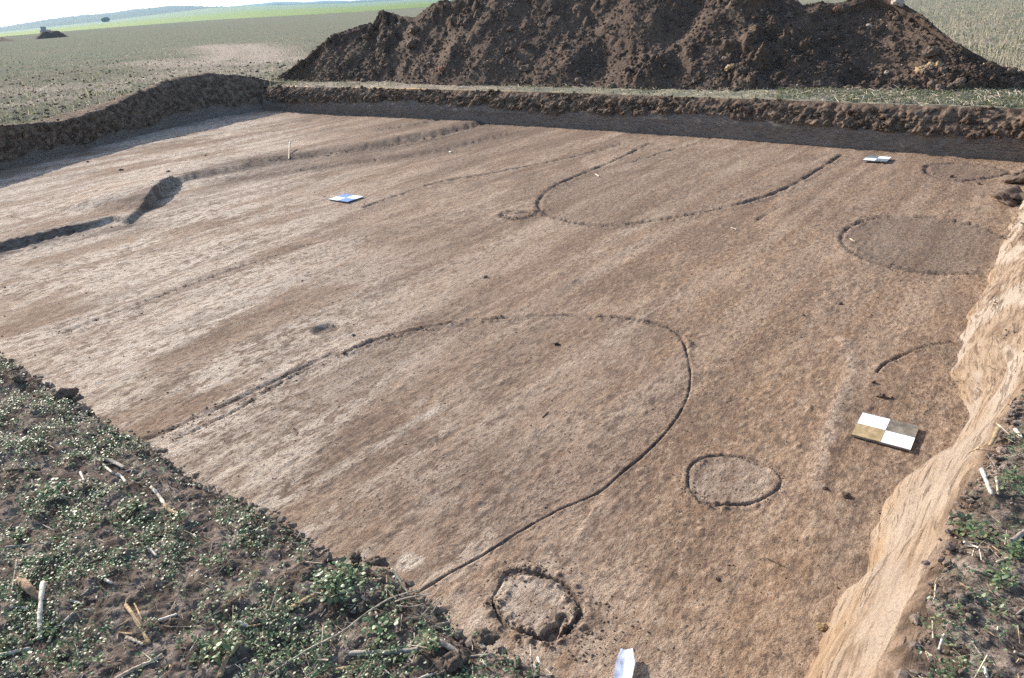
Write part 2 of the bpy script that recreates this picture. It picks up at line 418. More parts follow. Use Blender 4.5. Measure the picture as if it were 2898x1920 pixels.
# floor extent: generous, hidden by walls outside
def fz_edge(P): return signed(P, RIM)

# ---------------------------------------------------------------- trench floor
def polar(r0, r1, drow, th0, th1, nth):
    inv = np.arange(1 / r0, 1 / r1, -drow); r = np.r_[1 / inv, r1]
    if r0 == 1.75: r = np.unique(np.r_[r, np.arange(9.0, 12.4, .06)])
    if r0 == 1.15: r = np.unique(np.r_[r, np.arange(8.5, r1, .08)])
    if r1 > 700 and r1 < 1000 and r0 > 5: r = np.unique(np.r_[r, np.arange(13.0, 20.5, .08)])
    if r1 > 700 and r1 < 1000: r = np.unique(np.r_[r, np.arange(150, r1, 18)])
    th = np.linspace(th0, th1, nth)
    if r0 == 1.75: th = np.r_[np.linspace(R(-62), th0, 50)[:-1], th, np.linspace(th1, R(60), 46)[1:]]
    T, RR = np.meshgrid(th, r)
    return RR * np.sin(T), RR * np.cos(T)
k_px = F * 1024 / PW
X, Y = polar(1.75, 24.5, 1.4 / (k_px * (CAM_H + DEPTH)), R(-38), R(38), 700)
P = np.stack([X.ravel(), Y.ravel()], 1)

groove = {
 'big': (smooth_line(at(disp([(958, 1377), (1000, 1350), (1050, 1320), (1130, 1275), (1200, 1230), (1290, 1180), (1380, 1140), (1440, 1090), (1490, 1050), (1540, 1000), (1575, 950), (1594, 900), (1595, 850), (1582, 797)]), ZF)[:, :2]), 0.006, 0.014, 0.25),
 'big_top': (smooth_line(at(disp([(1582, 797), (1560, 768), (1500, 745), (1420, 735), (1300, 730), (1200, 735), (1080, 745), (980, 760), (880, 785), (800, 815)]), ZF)[:, :2]), 0.014, 0.012, 1.0),
 'big_left': (smooth_line(at(disp([(800, 815), (720, 850), (640, 890), (560, 940), (480, 980), (400, 1018)]), ZF)[:, :2]), 0.009, 0.012, 0.5),
 'upper': (smooth_line(at(disp([(1500, 332), (1450, 358), (1390, 385), (1330, 408), (1280, 430), (1250, 455), (1245, 475), (1265, 495), (1310, 510), (1370, 520), (1450, 518), (1560, 503), (1680, 480), (1770, 455), (1830, 430), (1890, 395), (1945, 358)]), ZF)[:, :2]), 0.026, 0.022, 0.8),
 'small_loop': (smooth_line(at(disp([(1245, 487), (1225, 500), (1190, 506), (1158, 497), (1180, 489), (1230, 491)]), ZF)[:, :2]), 0.026, 0.02, 0.8),
 'right': (smooth_line(at(disp([(2330, 552), (2260, 522), (2200, 509), (2130, 501), (2060, 499), (2010, 506), (1970, 521), (1948, 540), (1947, 556), (1958, 572), (1985, 590), (2040, 612), (2100, 625), (2180, 632), (2275, 632)]), ZF)[:, :2]), 0.020, 0.018, 0.9),
 'top_right': (smooth_line(at(disp([(2140, 388), (2150, 381), (2200, 378), (2260, 380), (2310, 389), (2335, 400), (2310, 408), (2260, 415), (2210, 418), (2165, 410), (2143, 397)]), ZF)[:, :2], closed=True), 0.032, 0.022, 0.8),
 'ring': (smooth_line(at(box((1898, 1260), .4225, [(130, 150), (190, 100), (280, 75), (400, 75), (520, 90), (620, 125), (700, 170), (740, 230), (720, 290), (650, 340), (560, 385), (440, 400), (320, 400), (220, 380), (170, 340), (125, 280), (120, 210)]), ZF)[:, :2], closed=True), 0.009, 0.017, 0.8),
 'near_ring': (smooth_line(at(box((950, 1260), .4225, [(1170, 860), (1260, 850), (1390, 880), (1500, 920), (1580, 990), (1640, 1100), (1610, 1180), (1540, 1260), (1440, 1310), (1340, 1290), (1230, 1250), (1130, 1200), (1070, 1100), (1050, 1040), (1090, 960), (1120, 900)]), ZF)[:, :2], closed=True), 0.013, 0.023, 1.0),
 'arc': (smooth_line(at(box((1898, 620), .4225, [(1380, 1030), (1440, 970), (1540, 920), (1650, 870), (1740, 845), (1800, 838), (1880, 825)]), ZF)[:, :2]), 0.007, 0.013, 0.4),
 'dash': (smooth_line(at(box((1898, 0), .4225, [(585, 1472), (650, 1430), (735, 1385)]), ZF)[:, :2]), 0.02, 0.014, 0.2),
 'pull1': (smooth_line(at(box((950, 0), .4225, [(190, 1385), (450, 1300), (700, 1222), (1000, 1170), (1300, 1110), (1500, 1070), (1750, 1010), (1920, 965)]), ZF)[:, :2]), 0.03, 0.018, 0.2),
 'pull2': (smooth_line(at(box((950, 0), .4225, [(300, 880), (560, 840), (850, 770)]), ZF)[:, :2]), 0.05, 0.04, 0.5),
 'pull3': (smooth_line(at(box((950, 0), .4225, [(-560, 1100), (-260, 1060), (0, 1030), (450, 962), (700, 905), (1040, 815)]), ZF)[:, :2]), 0.06, 0.045, 0.7),
 'pull4': (smooth_line(at(box((950, 0), .4225, [(-700, 1210), (-300, 1155), (0, 1110), (300, 1070), (700, 1010), (1150, 890)]), ZF)[:, :2]), 0.045, 0.03, 0.4),
 'pull5': (smooth_line(at(box((950, 0), .4225, [(-420, 850), (-100, 805), (240, 747)]), ZF)[:, :2]), 0.04, 0.025, 0.2),
 'pull6': (smooth_line(at([(380, 1255), (560, 1180), (740, 1095), (940, 1002)], ZF)[:, :2]), 0.022, 0.012, 0.5),
 'pull7': (smooth_line(at([(1790, 460), (1900, 425), (2000, 400)], ZF)[:, :2]), 0.025, 0.014, 0.3),
 'pull8': (smooth_line(at([(180, 940), (420, 850), (640, 770), (880, 690)], ZF)[:, :2]), 0.02, 0.010, 0.4),
}
pale_streaks = [np.array(at([(760, 1440), (880, 1375), (1000, 1307), (1130, 1225), (1250, 1150)], ZF)[:, :2]),
                np.array(at([(30, 880), (300, 760), (600, 650), (1000, 560)], ZF)[:, :2]),
                np.array(at([(250, 1190), (520, 1090), (760, 1010)], ZF)[:, :2])]
# step up to the higher far-left part of the floor
step_px = [(-200, 790), (0, 712), (150, 672), (260, 645), (320, 628), (366, 634), (436, 576), (505, 520), (555, 502), (620, 490), (720, 470), (830, 448), (1000, 422), (1120, 400), (1250, 372), (1420, 338)]
STEP = at(step_px, ZF)[:, :2]
STEP_POLY = np.vstack([STEP, at([(1420, 250), (800, 230), (-200, 380)], ZF)[:, :2], [[-16, 8]]])
CUT = at([(366, 634), (505, 520)], ZF)[:, :2]

def floor_relief(P, fine=True):
    x, y = P[:, 0], P[:, 1]
    al = x * U[0] + y * U[1]; ac = x * Vn[0] + y * Vn[1]
    rr = np.hypot(x, y)
    z = 0.030 * (fbm(x * .45, y * .45, 3, 1) - .5)
    z += 0.012 * (fbm(al * .6, ac * 2.2, 4, 2) - .5)
    z += 0.006 * (fbm(al * 2.2, ac * 9, 4, 5, 0.6) - .5)
    z += 0.005 * (fbm(al * 22, ac * 40, 3, 8, 0.65) - .5)
    # flakes pulled up by the blade
    c, v = cells(al * 7, ac * 13, 3)
    z += np.where(v > .86, .007 * np.clip(.42 - c, 0, 1) * 2.2, 0)
    dark = 0.22 * sstep(.52, .75, fbm(al * .8, ac * 3.2, 5, 12, .6)) + 0.18 * sstep(.55, .8, fbm(x * 5, y * 5, 4, 20))
    loose = np.zeros(len(P))
    for nm, (L, w, d, cl) in groove.items():
        lo = L.min(0) - .5; hi = L.max(0) + .5
        m = (x > lo[0]) & (x < hi[0]) & (y > lo[1]) & (y < hi[1])
        if not m.any(): continue
        Q = P[m]; wob = (fbm(Q[:, 0] * 9, Q[:, 1] * 9, 4, 31, .65) - .5)
        dd = seg_dist(Q, L) + wob * w * 1.6
        dd = np.abs(dd)
        br = sstep(.32, .50, fbm(Q[:, 0] * 4, Q[:, 1] * 4, 4, 37, .6)) * .5 + .5
        eff = np.maximum(w * (.25 + 1.1 * fbm(Q[:, 0] * 4, Q[:, 1] * 4, 3, 35)), 0.0015 * rr[m])
        g = np.exp(-(dd / eff) ** 4)
        z[m] -= d * g * br
        # crumbs thrown out beside the scored line
        lump, lv = cells(Q[:, 0] * 22, Q[:, 1] * 22, 9)
        side = np.exp(-((dd - 2.6 * w) / (1.9 * w)) ** 2)
        z[m] += cl * .030 * side * np.clip(.55 - lump, 0, 1) * (lv > .35) * br
        z[m] += .010 * cl * cl * side * br * fbm(Q[:, 0] * 12, Q[:, 1] * 12, 2, 39)
        dark[m] = np.maximum(dark[m], (.8 * g * br + .75 * cl * np.exp(-(dd / (3.2 * w)) ** 2) * sstep(.40, .58, fbm(Q[:, 0] * 14, Q[:, 1] * 14, 4, 33, .65)) * br))
        loose[m] = np.maximum(loose[m], side * cl)
    # the low step and the sharp cut face where the digger bucket stopped
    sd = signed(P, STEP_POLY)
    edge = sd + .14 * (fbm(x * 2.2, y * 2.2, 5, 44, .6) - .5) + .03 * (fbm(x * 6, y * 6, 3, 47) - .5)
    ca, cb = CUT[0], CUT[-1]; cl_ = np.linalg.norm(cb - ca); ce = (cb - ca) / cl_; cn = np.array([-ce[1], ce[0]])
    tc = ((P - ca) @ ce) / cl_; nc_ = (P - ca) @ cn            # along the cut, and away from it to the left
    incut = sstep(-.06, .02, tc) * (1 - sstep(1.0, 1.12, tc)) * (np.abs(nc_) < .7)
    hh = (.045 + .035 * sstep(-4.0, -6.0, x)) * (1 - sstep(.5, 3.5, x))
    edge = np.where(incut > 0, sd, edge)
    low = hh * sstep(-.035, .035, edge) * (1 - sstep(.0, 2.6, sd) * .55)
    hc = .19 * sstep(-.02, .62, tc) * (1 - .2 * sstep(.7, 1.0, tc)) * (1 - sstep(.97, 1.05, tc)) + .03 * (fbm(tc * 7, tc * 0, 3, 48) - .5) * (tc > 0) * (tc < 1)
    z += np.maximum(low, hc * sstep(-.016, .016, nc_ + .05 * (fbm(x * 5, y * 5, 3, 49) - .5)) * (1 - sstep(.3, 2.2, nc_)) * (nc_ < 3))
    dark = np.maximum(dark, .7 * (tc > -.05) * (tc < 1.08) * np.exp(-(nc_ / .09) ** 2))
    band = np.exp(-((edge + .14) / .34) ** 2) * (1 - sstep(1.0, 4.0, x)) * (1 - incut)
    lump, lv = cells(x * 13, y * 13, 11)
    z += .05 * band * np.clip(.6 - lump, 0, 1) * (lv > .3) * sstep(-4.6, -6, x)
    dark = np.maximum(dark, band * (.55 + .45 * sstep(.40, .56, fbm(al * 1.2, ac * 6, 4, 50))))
    for nm, wd, k in (('pull3', .62, 1.0), ('pull4', .42, .95), ('pull2', .34, .9), ('pull5', .12, .5), ('pull1', .07, .35)):
        dd = seg_dist(P, groove[nm][0]) + .12 * (fbm(al * 1.5, ac * 6, 4, 52) - .5)
        dark = np.maximum(dark, k * np.exp(-(dd / wd) ** 2) * (.6 + .4 * sstep(.4, .55, fbm(al * 1.5, ac * 7, 4, 53))))
    mid_ = np.vstack([groove['pull3'][0], groove['pull4'][0][::-1]])
    dark = np.maximum(dark, .72 * sstep(-.2, .2, signed(P, mid_)) * (.6 + .4 * sstep(.4, .6, fbm(al * 1.1, ac * 4, 4, 54))))
    # shallow round hollow and the pit in the near ring
    def dip(px, py, a, b, depth, z, dark, dk):
        c = at([(px, py)], ZF)[0, :2]; q = P - c
        rr_ = np.hypot((q @ U) / a, (q @ Vn) / b)
        g = 1 - sstep(.55, 1.1, rr_ + .25 * (fbm(x * 9, y * 9, 2, 60) - .5))
        return z - depth * g, np.maximum(dark, dk * g)
    z, dark = dip(922, 930, .13, .13, .03, z, dark, .5)
    z, dark = dip(1560, 1790, .065, .035, .042, z, dark, .75)
    z, dark = dip(1595, 1752, .035, .035, .02, z, dark, .6)
    z, dark = dip(930, 1385, .07, .05, .006, z, dark, .5)
    orange = .12 + .95 * sstep(-1.2, 2.0, x - .35 * (y - 4)) * (1 - .45 * sstep(5.5, 10, y)) * (.5 + .6 * fbm(x * .9, y * .9, 4, 66))
    orange *= 1 - .6 * sstep(8, 15, y)
    pale = .95 * sstep(-.2, -3.0, x + .30 * (y - 7)) * sstep(.36, .56, fbm(al * .7, ac * 2.6, 5, 70, .6))  # whitish sun sheen on the left floor, put into the colour
    for L in pale_streaks:
        pale = np.maximum(pale, .9 * np.exp(-(seg_dist(P, L) / .05) ** 2))
    def patch(L, soft):
        return sstep(-soft, soft, signed(P, L) + soft * 1.5 * (fbm(x * 4, y * 4, 3, 80) - .5))
    def fill(nm, k, dk, po=0.0, pp=0.0, soft=.05):
        nonlocal dark, orange, pale
        m = patch(groove[nm][0], soft)
        dark = np.maximum(dark, m * dk); orange = orange * (1 - m * po); pale = np.maximum(pale * (1 - m * .3), m * pp)
    fill('right', 0, .50, .75); fill('top_right', 0, .48, .7); fill('ring', 0, .10, .6, .25); fill('near_ring', 0, .05, .55, .55, .03)
    m = patch(groove['upper'][0], .1); dark = np.maximum(dark, m * .18)
    big = np.vstack([groove['big'][0], groove['big_top'][0], groove['big_left'][0]])
    m = patch(big, .08); orange = orange * (1 - .65 * m); dark = np.maximum(dark, m * .06 * (1 + fbm(x * 3, y * 3, 3, 84)))
    for L, dk in ((box((2200, 820), .2949, [(1490, 550), (1560, 640), (1640, 775), (1740, 735), (1815, 650), (1770, 560), (1620, 530)]), .5),
                  (box((2200, 820), .2949, [(1480, 110), (1600, 230), (1800, 330), (1900, 350), (1900, 60), (1600, 20)]), .35),
                  (box((2200, 820), .2949, [(660, 900), (900, 880), (1300, 980), (1900, 1200), (1850, 1330), (1300, 1300), (560, 1330), (560, 1150)]), .26),
                  (box((2200, 820), .2949, [(1100, 790), (1420, 780), (1500, 860), (1350, 930), (1150, 900)]), .3),
                  ([(2560, 1400), (2440, 1540), (2420, 1660), (2330, 1720), (2250, 1690), (2330, 1500), (2450, 1370)], .28)):
        dark = np.maximum(dark, dk * patch(at(L, ZF)[:, :2], .06))
    c = at([(1150, 1592)], ZF)[0, :2]; pale = np.maximum(pale, 1.0 * (1 - sstep(.05, .10, np.hypot(x - c[0], (y - c[1]) * 1.2) + .03 * (fbm(x * 30, y * 30, 2, 3) - .5))))
    for (a, b), s in (((1290, 1085), .16), ((1870, 1000), .2), ((1220, 1130), .18)):
        c = at([(a, b)], ZF)[0, :2]; q = P - c
        orange = np.maximum(orange, .8 * np.exp(-((q @ U) / (s * 2)) ** 2 - ((q @ Vn) / (s * .5)) ** 2))
    # gentle scoop with a paler lip left of the near board
    L = at(box((2200, 820), .2949, [(640, 480), (690, 610), (730, 800), (640, 980), (560, 1150), (470, 1480), (380, 1900)]), ZF)[:, :2]
    dl = seg_dist(P, L); pale = np.maximum(pale, .32 * np.exp(-(dl / .035) ** 2)); z += .010 * np.exp(-(dl / .06) ** 2)
    return z, np.clip(np.stack([dark, orange, pale], 1), 0, 1), loose
keep = signed(P, RIM) > -0.45
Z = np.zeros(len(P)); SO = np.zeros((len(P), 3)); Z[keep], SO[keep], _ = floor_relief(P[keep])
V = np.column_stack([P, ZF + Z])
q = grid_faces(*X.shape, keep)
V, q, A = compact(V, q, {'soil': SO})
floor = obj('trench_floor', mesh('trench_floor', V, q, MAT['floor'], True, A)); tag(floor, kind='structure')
def floor_z(pts):
    return ZF + floor_relief(np.asarray(pts, float).reshape(-1, 2))[0]

# ---------------------------------------------------------------- the field round the trench
RB_PX = [(-900, 165), (0, 105), (296, 80), (600, 57), (1000, 35), (1200, 21), (1500, 2)]
def slope_k(th): return .002 * (1 - sstep(R(-8), R(4), th))
def field_base(x, y):
    r = np.hypot(x, y); th = np.arctan2(x, y)
    return -slope_k(th) * np.maximum(0, r - 40)
def at_field(p, lift=0.0):
    p = np.asarray(p, float); z = np.zeros(p.shape[:-1])
    for _ in range(60):
        q = at(p, z); z = .5 * z + .5 * (field_base(q[..., 0], q[..., 1]) + lift)
    return at(p, z)
RB = at_field(RB_PX); RB_TH = np.arctan2(RB[:, 0], RB[:, 1]); RB_R = np.hypot(RB[:, 0], RB[:, 1])
def field_relief(P):
    x, y = P[:, 0], P[:, 1]; r = np.hypot(x, y); th = np.arctan2(x, y)
    z = field_base(x, y)
    near = 1 - sstep(14, 60, r)
    z = z + .05 * (fbm(x * .8, y * .8, 3, 101) - .5) * near
    z = z + .045 * (fbm(x * 4.5, y * 4.5, 4, 105, .6) - .5) * near
    m = r < 9
    if m.any():
        xn, yn = x[m], y[m]; kn = 1 - sstep(5, 9, r[m])
        c, v = cells(xn * 11, yn * 11, 4); c2, v2 = cells(xn * 28, yn * 28, 6)
        z[m] += kn * (.026 * np.clip(.6 - c, 0, 1) * (v > .35) + .012 * np.clip(.6 - c2, 0, 1) * (v2 > .3) + .010 * (fbm(xn * 45, yn * 45, 2, 110) - .5))
    # rough, wheel-rutted strip beyond the left side
    a_ = x * _d[0] + y * _d[1]; b_ = x * _n[0] + y * _n[1]
    rut = sstep(-2, -6, x) * sstep(9, 13, r) * (1 - sstep(24, 60, r))
    z = z + rut * (.11 * (fbm(a_ * .5, b_ * 1.7, 4, 115, .6) - .5) + .05 * (fbm(x * 2.4, y * 2.4, 4, 118, .6) - .5))
    return z
def field_cover(P):
    x, y = P[:, 0], P[:, 1]; r = np.hypot(x, y); th = np.arctan2(x, y)
    g = sstep(7, 22, r) * (.62 + .38 * sstep(20, 60, r))
    bare = np.zeros(len(P)); straw = np.zeros(len(P))
    # bare tracks crossing the left field
    for L, w, k in (([(420, 175), (540, 185), (680, 178), (800, 165), (960, 168)], 1.6, .85), ([(590, 128), (640, 138), (650, 150), (630, 165), (560, 180)], 1.6, 1.0), ([(670, 128), (720, 138), (745, 152), (740, 175)], 1.6, 1.0),
                    ([(0, 262), (200, 252), (420, 222), (560, 200), (760, 200)], 1.6, .55), ([(0, 300), (140, 280), (330, 248)], .9, .5)):
        d = seg_dist(P, at(L, 0.0)); bare = np.maximum(bare, k * np.exp(-(d / (w * (.6 + .8 * fbm(x * .4, y * .4, 3, 130)))) ** 2))
    dh = seg_dist(P, far_rim)
    strip = (1 - sstep(.5, 1.6, dh)) * (r > 7)
    xr = sstep(-2.5, 1.5, x)
    bare = np.maximum(bare, strip * (.75 * (1 - xr)) * sstep(.25, .5, fbm(x * 2, y * 2, 3, 133)))
    g = np.maximum(g * (1 - .5 * bare), strip * xr * .85)
    straw = strip * (.20 + .55 * sstep(.5, .66, fbm(x * 2.2, y * 4.5, 4, 140)))
    rr = sstep(2, 8, x)
    straw = np.maximum(straw, rr * sstep(8, 12, r) * .22 * sstep(.48, .68, fbm(x * 1.1, y * 1.1, 4, 143)))
    return np.stack([g, bare, straw], 1)
def field_part(X, Y, extra_keep=None):
    P = np.stack([X.ravel(), Y.ravel()], 1)
    sd = -signed(P, RIM)                      # positive outside the trench
    r = np.hypot(P[:, 0], P[:, 1]); th = np.arctan2(P[:, 0], P[:, 1])
    z = field_relief(P)
    z -= .05 * np.exp(-np.maximum(sd, 0) / .05) * (1 - sstep(9, 14, r)) 
    rb = np.interp(th, RB_TH, RB_R)
    z -= 4 * sstep(6, 60, r - rb)
    rag = .035 * (fbm(P[:, 0] * 8, P[:, 1] * 8, 3, 150) - .5) * 2
    keep = sd > -.01 + rag - .0 * r
    if extra_keep is not None: keep &= extra_keep(P)
    V = np.column_stack([P, z]); q = grid_faces(*X.shape, keep)
    return V, q, field_cover(P)
parts = []; off = 0
X, Y = polar(1.15, 13.5, 1.6 / (k_px * CAM_H), R(-48), R(48), 600)
parts.append(field_part(X, Y, lambda P: np.hypot(P[:, 0], P[:, 1]) < 13.4))
X, Y = polar(13.0, 760, 1.0 / (k_px * CAM_H), R(-48), R(48), 480)
parts.append(field_part(X, Y))
X, Y = polar(.5, 760, 8 / (k_px * CAM_H), R(47.8), R(312.2), 120)
parts.append(field_part(X, Y))
X, Y = polar(740, 9000, .00003, R(-180), R(180), 160)
Pq = np.stack([X.ravel(), Y.ravel()], 1)
parts.append((np.column_stack([Pq, np.full(len(Pq), -6.0)]), grid_faces(*X.shape), np.tile([1.0, 0, 0], (len(Pq), 1))))
# core right under the camera
X, Y = np.meshgrid(np.linspace(-1.22, 1.22, 180), np.linspace(-1.22, 1.22, 180)); parts.append(field_part(X, Y, lambda P: np.hypot(P[:, 0], P[:, 1]) < 1.2))
Vs, Qs, As = [], [], []
for v, q, a in parts:
    v, q, a2 = compact(v, q, {'soil': a}); Vs.append(v); Qs.append(q + off); As.append(a2['soil']); off += len(v)
field = obj('field', mesh('field', np.vstack(Vs), np.vstack(Qs), MAT['field'], True, {'soil': np.vstack(As)})); tag(field, kind='structure')

# ---------------------------------------------------------------- distant country
def loft(name, pa, ra, pb, rb, mat, back=False, n=160, rough=0.0, seed=0, trees=0.0):
    xs = np.linspace(-1400, 1700, n)
    ya = np.interp(xs, [p[0] for p in pa], [p[1] for p in pa]); yb = np.interp(xs, [p[0] for p in pb], [p[1] for p in pb])
    yb = yb + rough * (fbm(xs * .03, xs * 0, 4, seed) - .5) + trees * (n2(xs * .35, xs * 0, seed + 2) - .5)
    A = ra if isinstance(ra, np.ndarray) else at_r(np.stack([xs, ya], 1), np.full(n, ra)); B = at_r(np.stack([xs, yb], 1), np.full(n, rb))
    rows = [A + (B - A) * t for t in np.linspace(0, 1, 10)]
    if back:
        C = B.copy(); C[:, :2] *= 1.25; C[:, 2] = -8; rows.append(C)
    V = np.vstack(rows); return obj(name, mesh(name, V, grid_faces(len(rows), n), mat))
def slope_ext(L): return [(L[0][0] - 1500, L[0][1] + 100)] + L + [(L[-1][0] + 800, L[-1][1] - 50)]
def mat_land(name, a, b, scale):
    n = NT(name, 0.95, 0.1); f = n.noise(scale, 6, 0.65, n.map((1, .25, 1)))
    return n.done(n.ramp(f, (.35, a), (.65, b)))
xs = np.linspace(-1400, 1700, 160)
rbp = slope_ext([p for p in RB_PX if 0 <= p[0] <= 1200])
yb_ = np.interp(xs, [p[0] for p in rbp], [p[1] for p in rbp])
edge = at_field(np.stack([xs, yb_], 1), .03)
g_top = slope_ext([(0, 96), (422, 56), (697, 32), (1000, 19), (1200, 7)])
m_top = slope_ext([(0, 91), (296, 60), (465, 39), (600, 23), (700, 18), (1000, 9), (1200, -2)])
h_top = slope_ext([(0, 77), (60, 68), (127, 57), (210, 46), (296, 38), (380, 27), (465, 18), (528, 16), (600, 20), (700, 18), (900, 8), (1200, -8)])
h2_top = slope_ext([(0, 88), (400, 50), (600, 24), (693, 15), (790, 5), (860, 7), (930, 2), (1000, 4), (1200, -9)])
tag(loft('bright_crop_field', rbp, edge, g_top, 800, mat_land('bright_crop', (.12, .18, .035), (.17, .24, .05), .004)), kind='structure')
tag(loft('pale_meadow', g_top, 805, m_top, 1900, mat_land('pale_meadow', (.12, .18, .09), (.17, .23, .12), .002)), kind='structure')
tag(loft('wooded_hills', m_top, 1910, h_top, 2900, mat_land('wooded_hill', (.030, .050, .034), (.055, .075, .045), .004), True, 620, 3.0, 5, 2.5), kind='structure')
tag(loft('far_hills', [(p[0], p[1] + 6) for p in h2_top], 3900, h2_top, 4600, mat_land('far_hill', (.04, .06, .05), (.07, .09, .06), .002), True, 300, 3.0, 15, 1.0), kind='structure')

# ---------------------------------------------------------------- trench walls
def wall(name, base, rim, n, rows, topfrac, mat, amp=(.02, .06), colour=None, back=.25, z_rim=None, lip=0.03, seed=200, profile=None, bank=None, sm=1, lips=((.02, -.02), (.10, -.09), (0, -.16))):
    """base and rim: matched polylines (m,2); topfrac: share of the height that is topsoil"""
    B = resample(base, n); Rr = resample(rim, n) if z_rim is None else resample(np.column_stack([rim, z_rim]), n)
    zr = np.zeros(n) if z_rim is None else Rr[:, 2]
    if sm > 1:
        k_ = np.ones(sm) / sm; pd = sm // 2
        sf = lambda a: np.stack([np.convolve(np.pad(a[:, c], pd, 'reflect', reflect_type='odd'), k_, 'valid') for c in range(a.shape[1])], 1)
        B = sf(B); Rr = sf(Rr)
    d = np.gradient(B, axis=0); d /= np.linalg.norm(d, axis=1)[:, None] + 1e-9
    ker = np.ones(41) / 41
    d = np.stack([np.convolve(np.pad(d[:, k], 20, 'edge'), ker, 'valid') for k in (0, 1)], 1); d /= np.linalg.norm(d, axis=1)[:, None]
    o = Rr[:, :2] - B; nrm = np.stack([-d[:, 1], d[:, 0]], 1)
    nrm *= np.sign((nrm * o).sum(1).mean())          # outward (away from the trench)
    s = np.r_[0, np.cumsum(np.linalg.norm(np.diff(B, axis=0), axis=1))]
    tf = topfrac(s) if callable(topfrac) else np.full(n, topfrac)
    rowsV, rowsA = [], []
    T = np.linspace(-.12, 1, rows)
    for t in T:
        z = ZF + (zr - ZF) * t
        h = t * (profile(t) if profile else 1.0) if t > 0 else t * -.15
        xy = B + o * np.clip(h, -.2, 1)[..., None] if np.ndim(h) else B + o * h
        topline = 1 - tf + .32 * (fbm(s * 1.1, s * 0, 4, seed, .6) - .5)
        ts = sstep(-.03, .05, t - topline)
        big_ = (fbm(s * 1.5, np.full(n, t * 1.2), 3, seed + 3) - .5)
        lump, lv = cells(s * 9, np.full(n, t * 7.0), seed % 13)
        lumps = np.clip(.65 - lump, 0, 1) * (.35 + lv) * .55
        rough = amp[0] * (1 - ts) * (fbm(s * 4, np.full(n, t * 6), 3, seed + 5) - .5) * 2 + ts * (1 - .75 * float(sstep(.78, 1.0, t))) * amp[1] * ((fbm(s * 7, np.full(n, t * 5.5), 5, seed + 7, .72) - .5) * 2.8 + 1.3 * lumps)
        out = -.05 * big_ - rough - lip * ts
        xy = xy + nrm * out[:, None]
        zz = z + .02 * ts * (fbm(s * 9, np.full(n, t * 9), 3, seed + 9) - .5)
        rowsV.append(np.column_stack([xy, zz])); rowsA.append(np.stack([ts, np.zeros(n), np.zeros(n)], 1))
    last = rowsV[-1]
    if bank is None:
        for k, (dx, dz) in enumerate(lips):
            dx = dx or back
            xy = last[:, :2] + nrm * dx; rowsV.append(np.column_stack([xy, zr + dz + .06 * (fbm(s * 11, np.full(n, k * 1.7), 3, seed, .65) - .5)])); rowsA.append(rowsA[-1])
    else:
        for k, (dx, f) in enumerate(((.08, 1.04), (.25, 1.0), (.5, .82), (.8, .5), (1.1, .2), (1.5, -.1))):
            wob = fbm(s * 4.5, np.full(n, k * 1.3), 5, seed + 20, .65) - .5
            rowsV.append(np.column_stack([last[:, :2] + nrm * dx, zr * f + .14 * wob - (.05 if k == 5 else 0)])); rowsA.append(rowsA[-1])
    A = np.vstack(rowsA); V = np.vstack(rowsV)
    if colour is not None: A = colour(V, A, np.tile(s, len(rowsV)))
    return obj(name, mesh(name, V, grid_faces(len(rowsV), n), mat, True, {'soil': A}))
# far side
fb = np.vstack([[ext(far_base[3], far_base[0], 1.2)], far_base, [ext(far_base[-4], far_base[-1], 2.0)]])
fr = np.vstack([[ext(far_rim[3], far_rim[0], 1.2)], far_rim, [ext(far_rim[-5], far_rim[-1], 2.0)]])
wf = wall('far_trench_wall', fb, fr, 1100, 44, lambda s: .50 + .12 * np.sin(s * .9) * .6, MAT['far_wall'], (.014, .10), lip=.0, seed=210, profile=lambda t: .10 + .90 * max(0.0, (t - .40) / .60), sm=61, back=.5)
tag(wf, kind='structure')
# left side with the bank thrown up beside it
lb = left_base; lc_r = np.hypot(lb[:, 0], lb[:, 1]) + np.r_[.35, .35, .35, .35, .4, .5, .6, .65, .7, .7, .6, .5]
lc = resample(at_r(left_crest_px, lc_r), 240); lc[:, 2] += .07 * (fbm(np.arange(240) * .16, np.zeros(240), 4, 229, .7) - .5); lb = resample(lb, 240)
lb2 = np.vstack([[lb[0] + (near_left_far - lb[0]) * .9], lb]); lr2 = np.vstack([[near_left_far + (0, .1)], lc[:, :2]])
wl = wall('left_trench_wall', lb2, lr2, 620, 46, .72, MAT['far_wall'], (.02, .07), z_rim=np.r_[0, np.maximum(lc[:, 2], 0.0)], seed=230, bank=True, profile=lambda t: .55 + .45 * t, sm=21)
tag(wl, kind='structure')
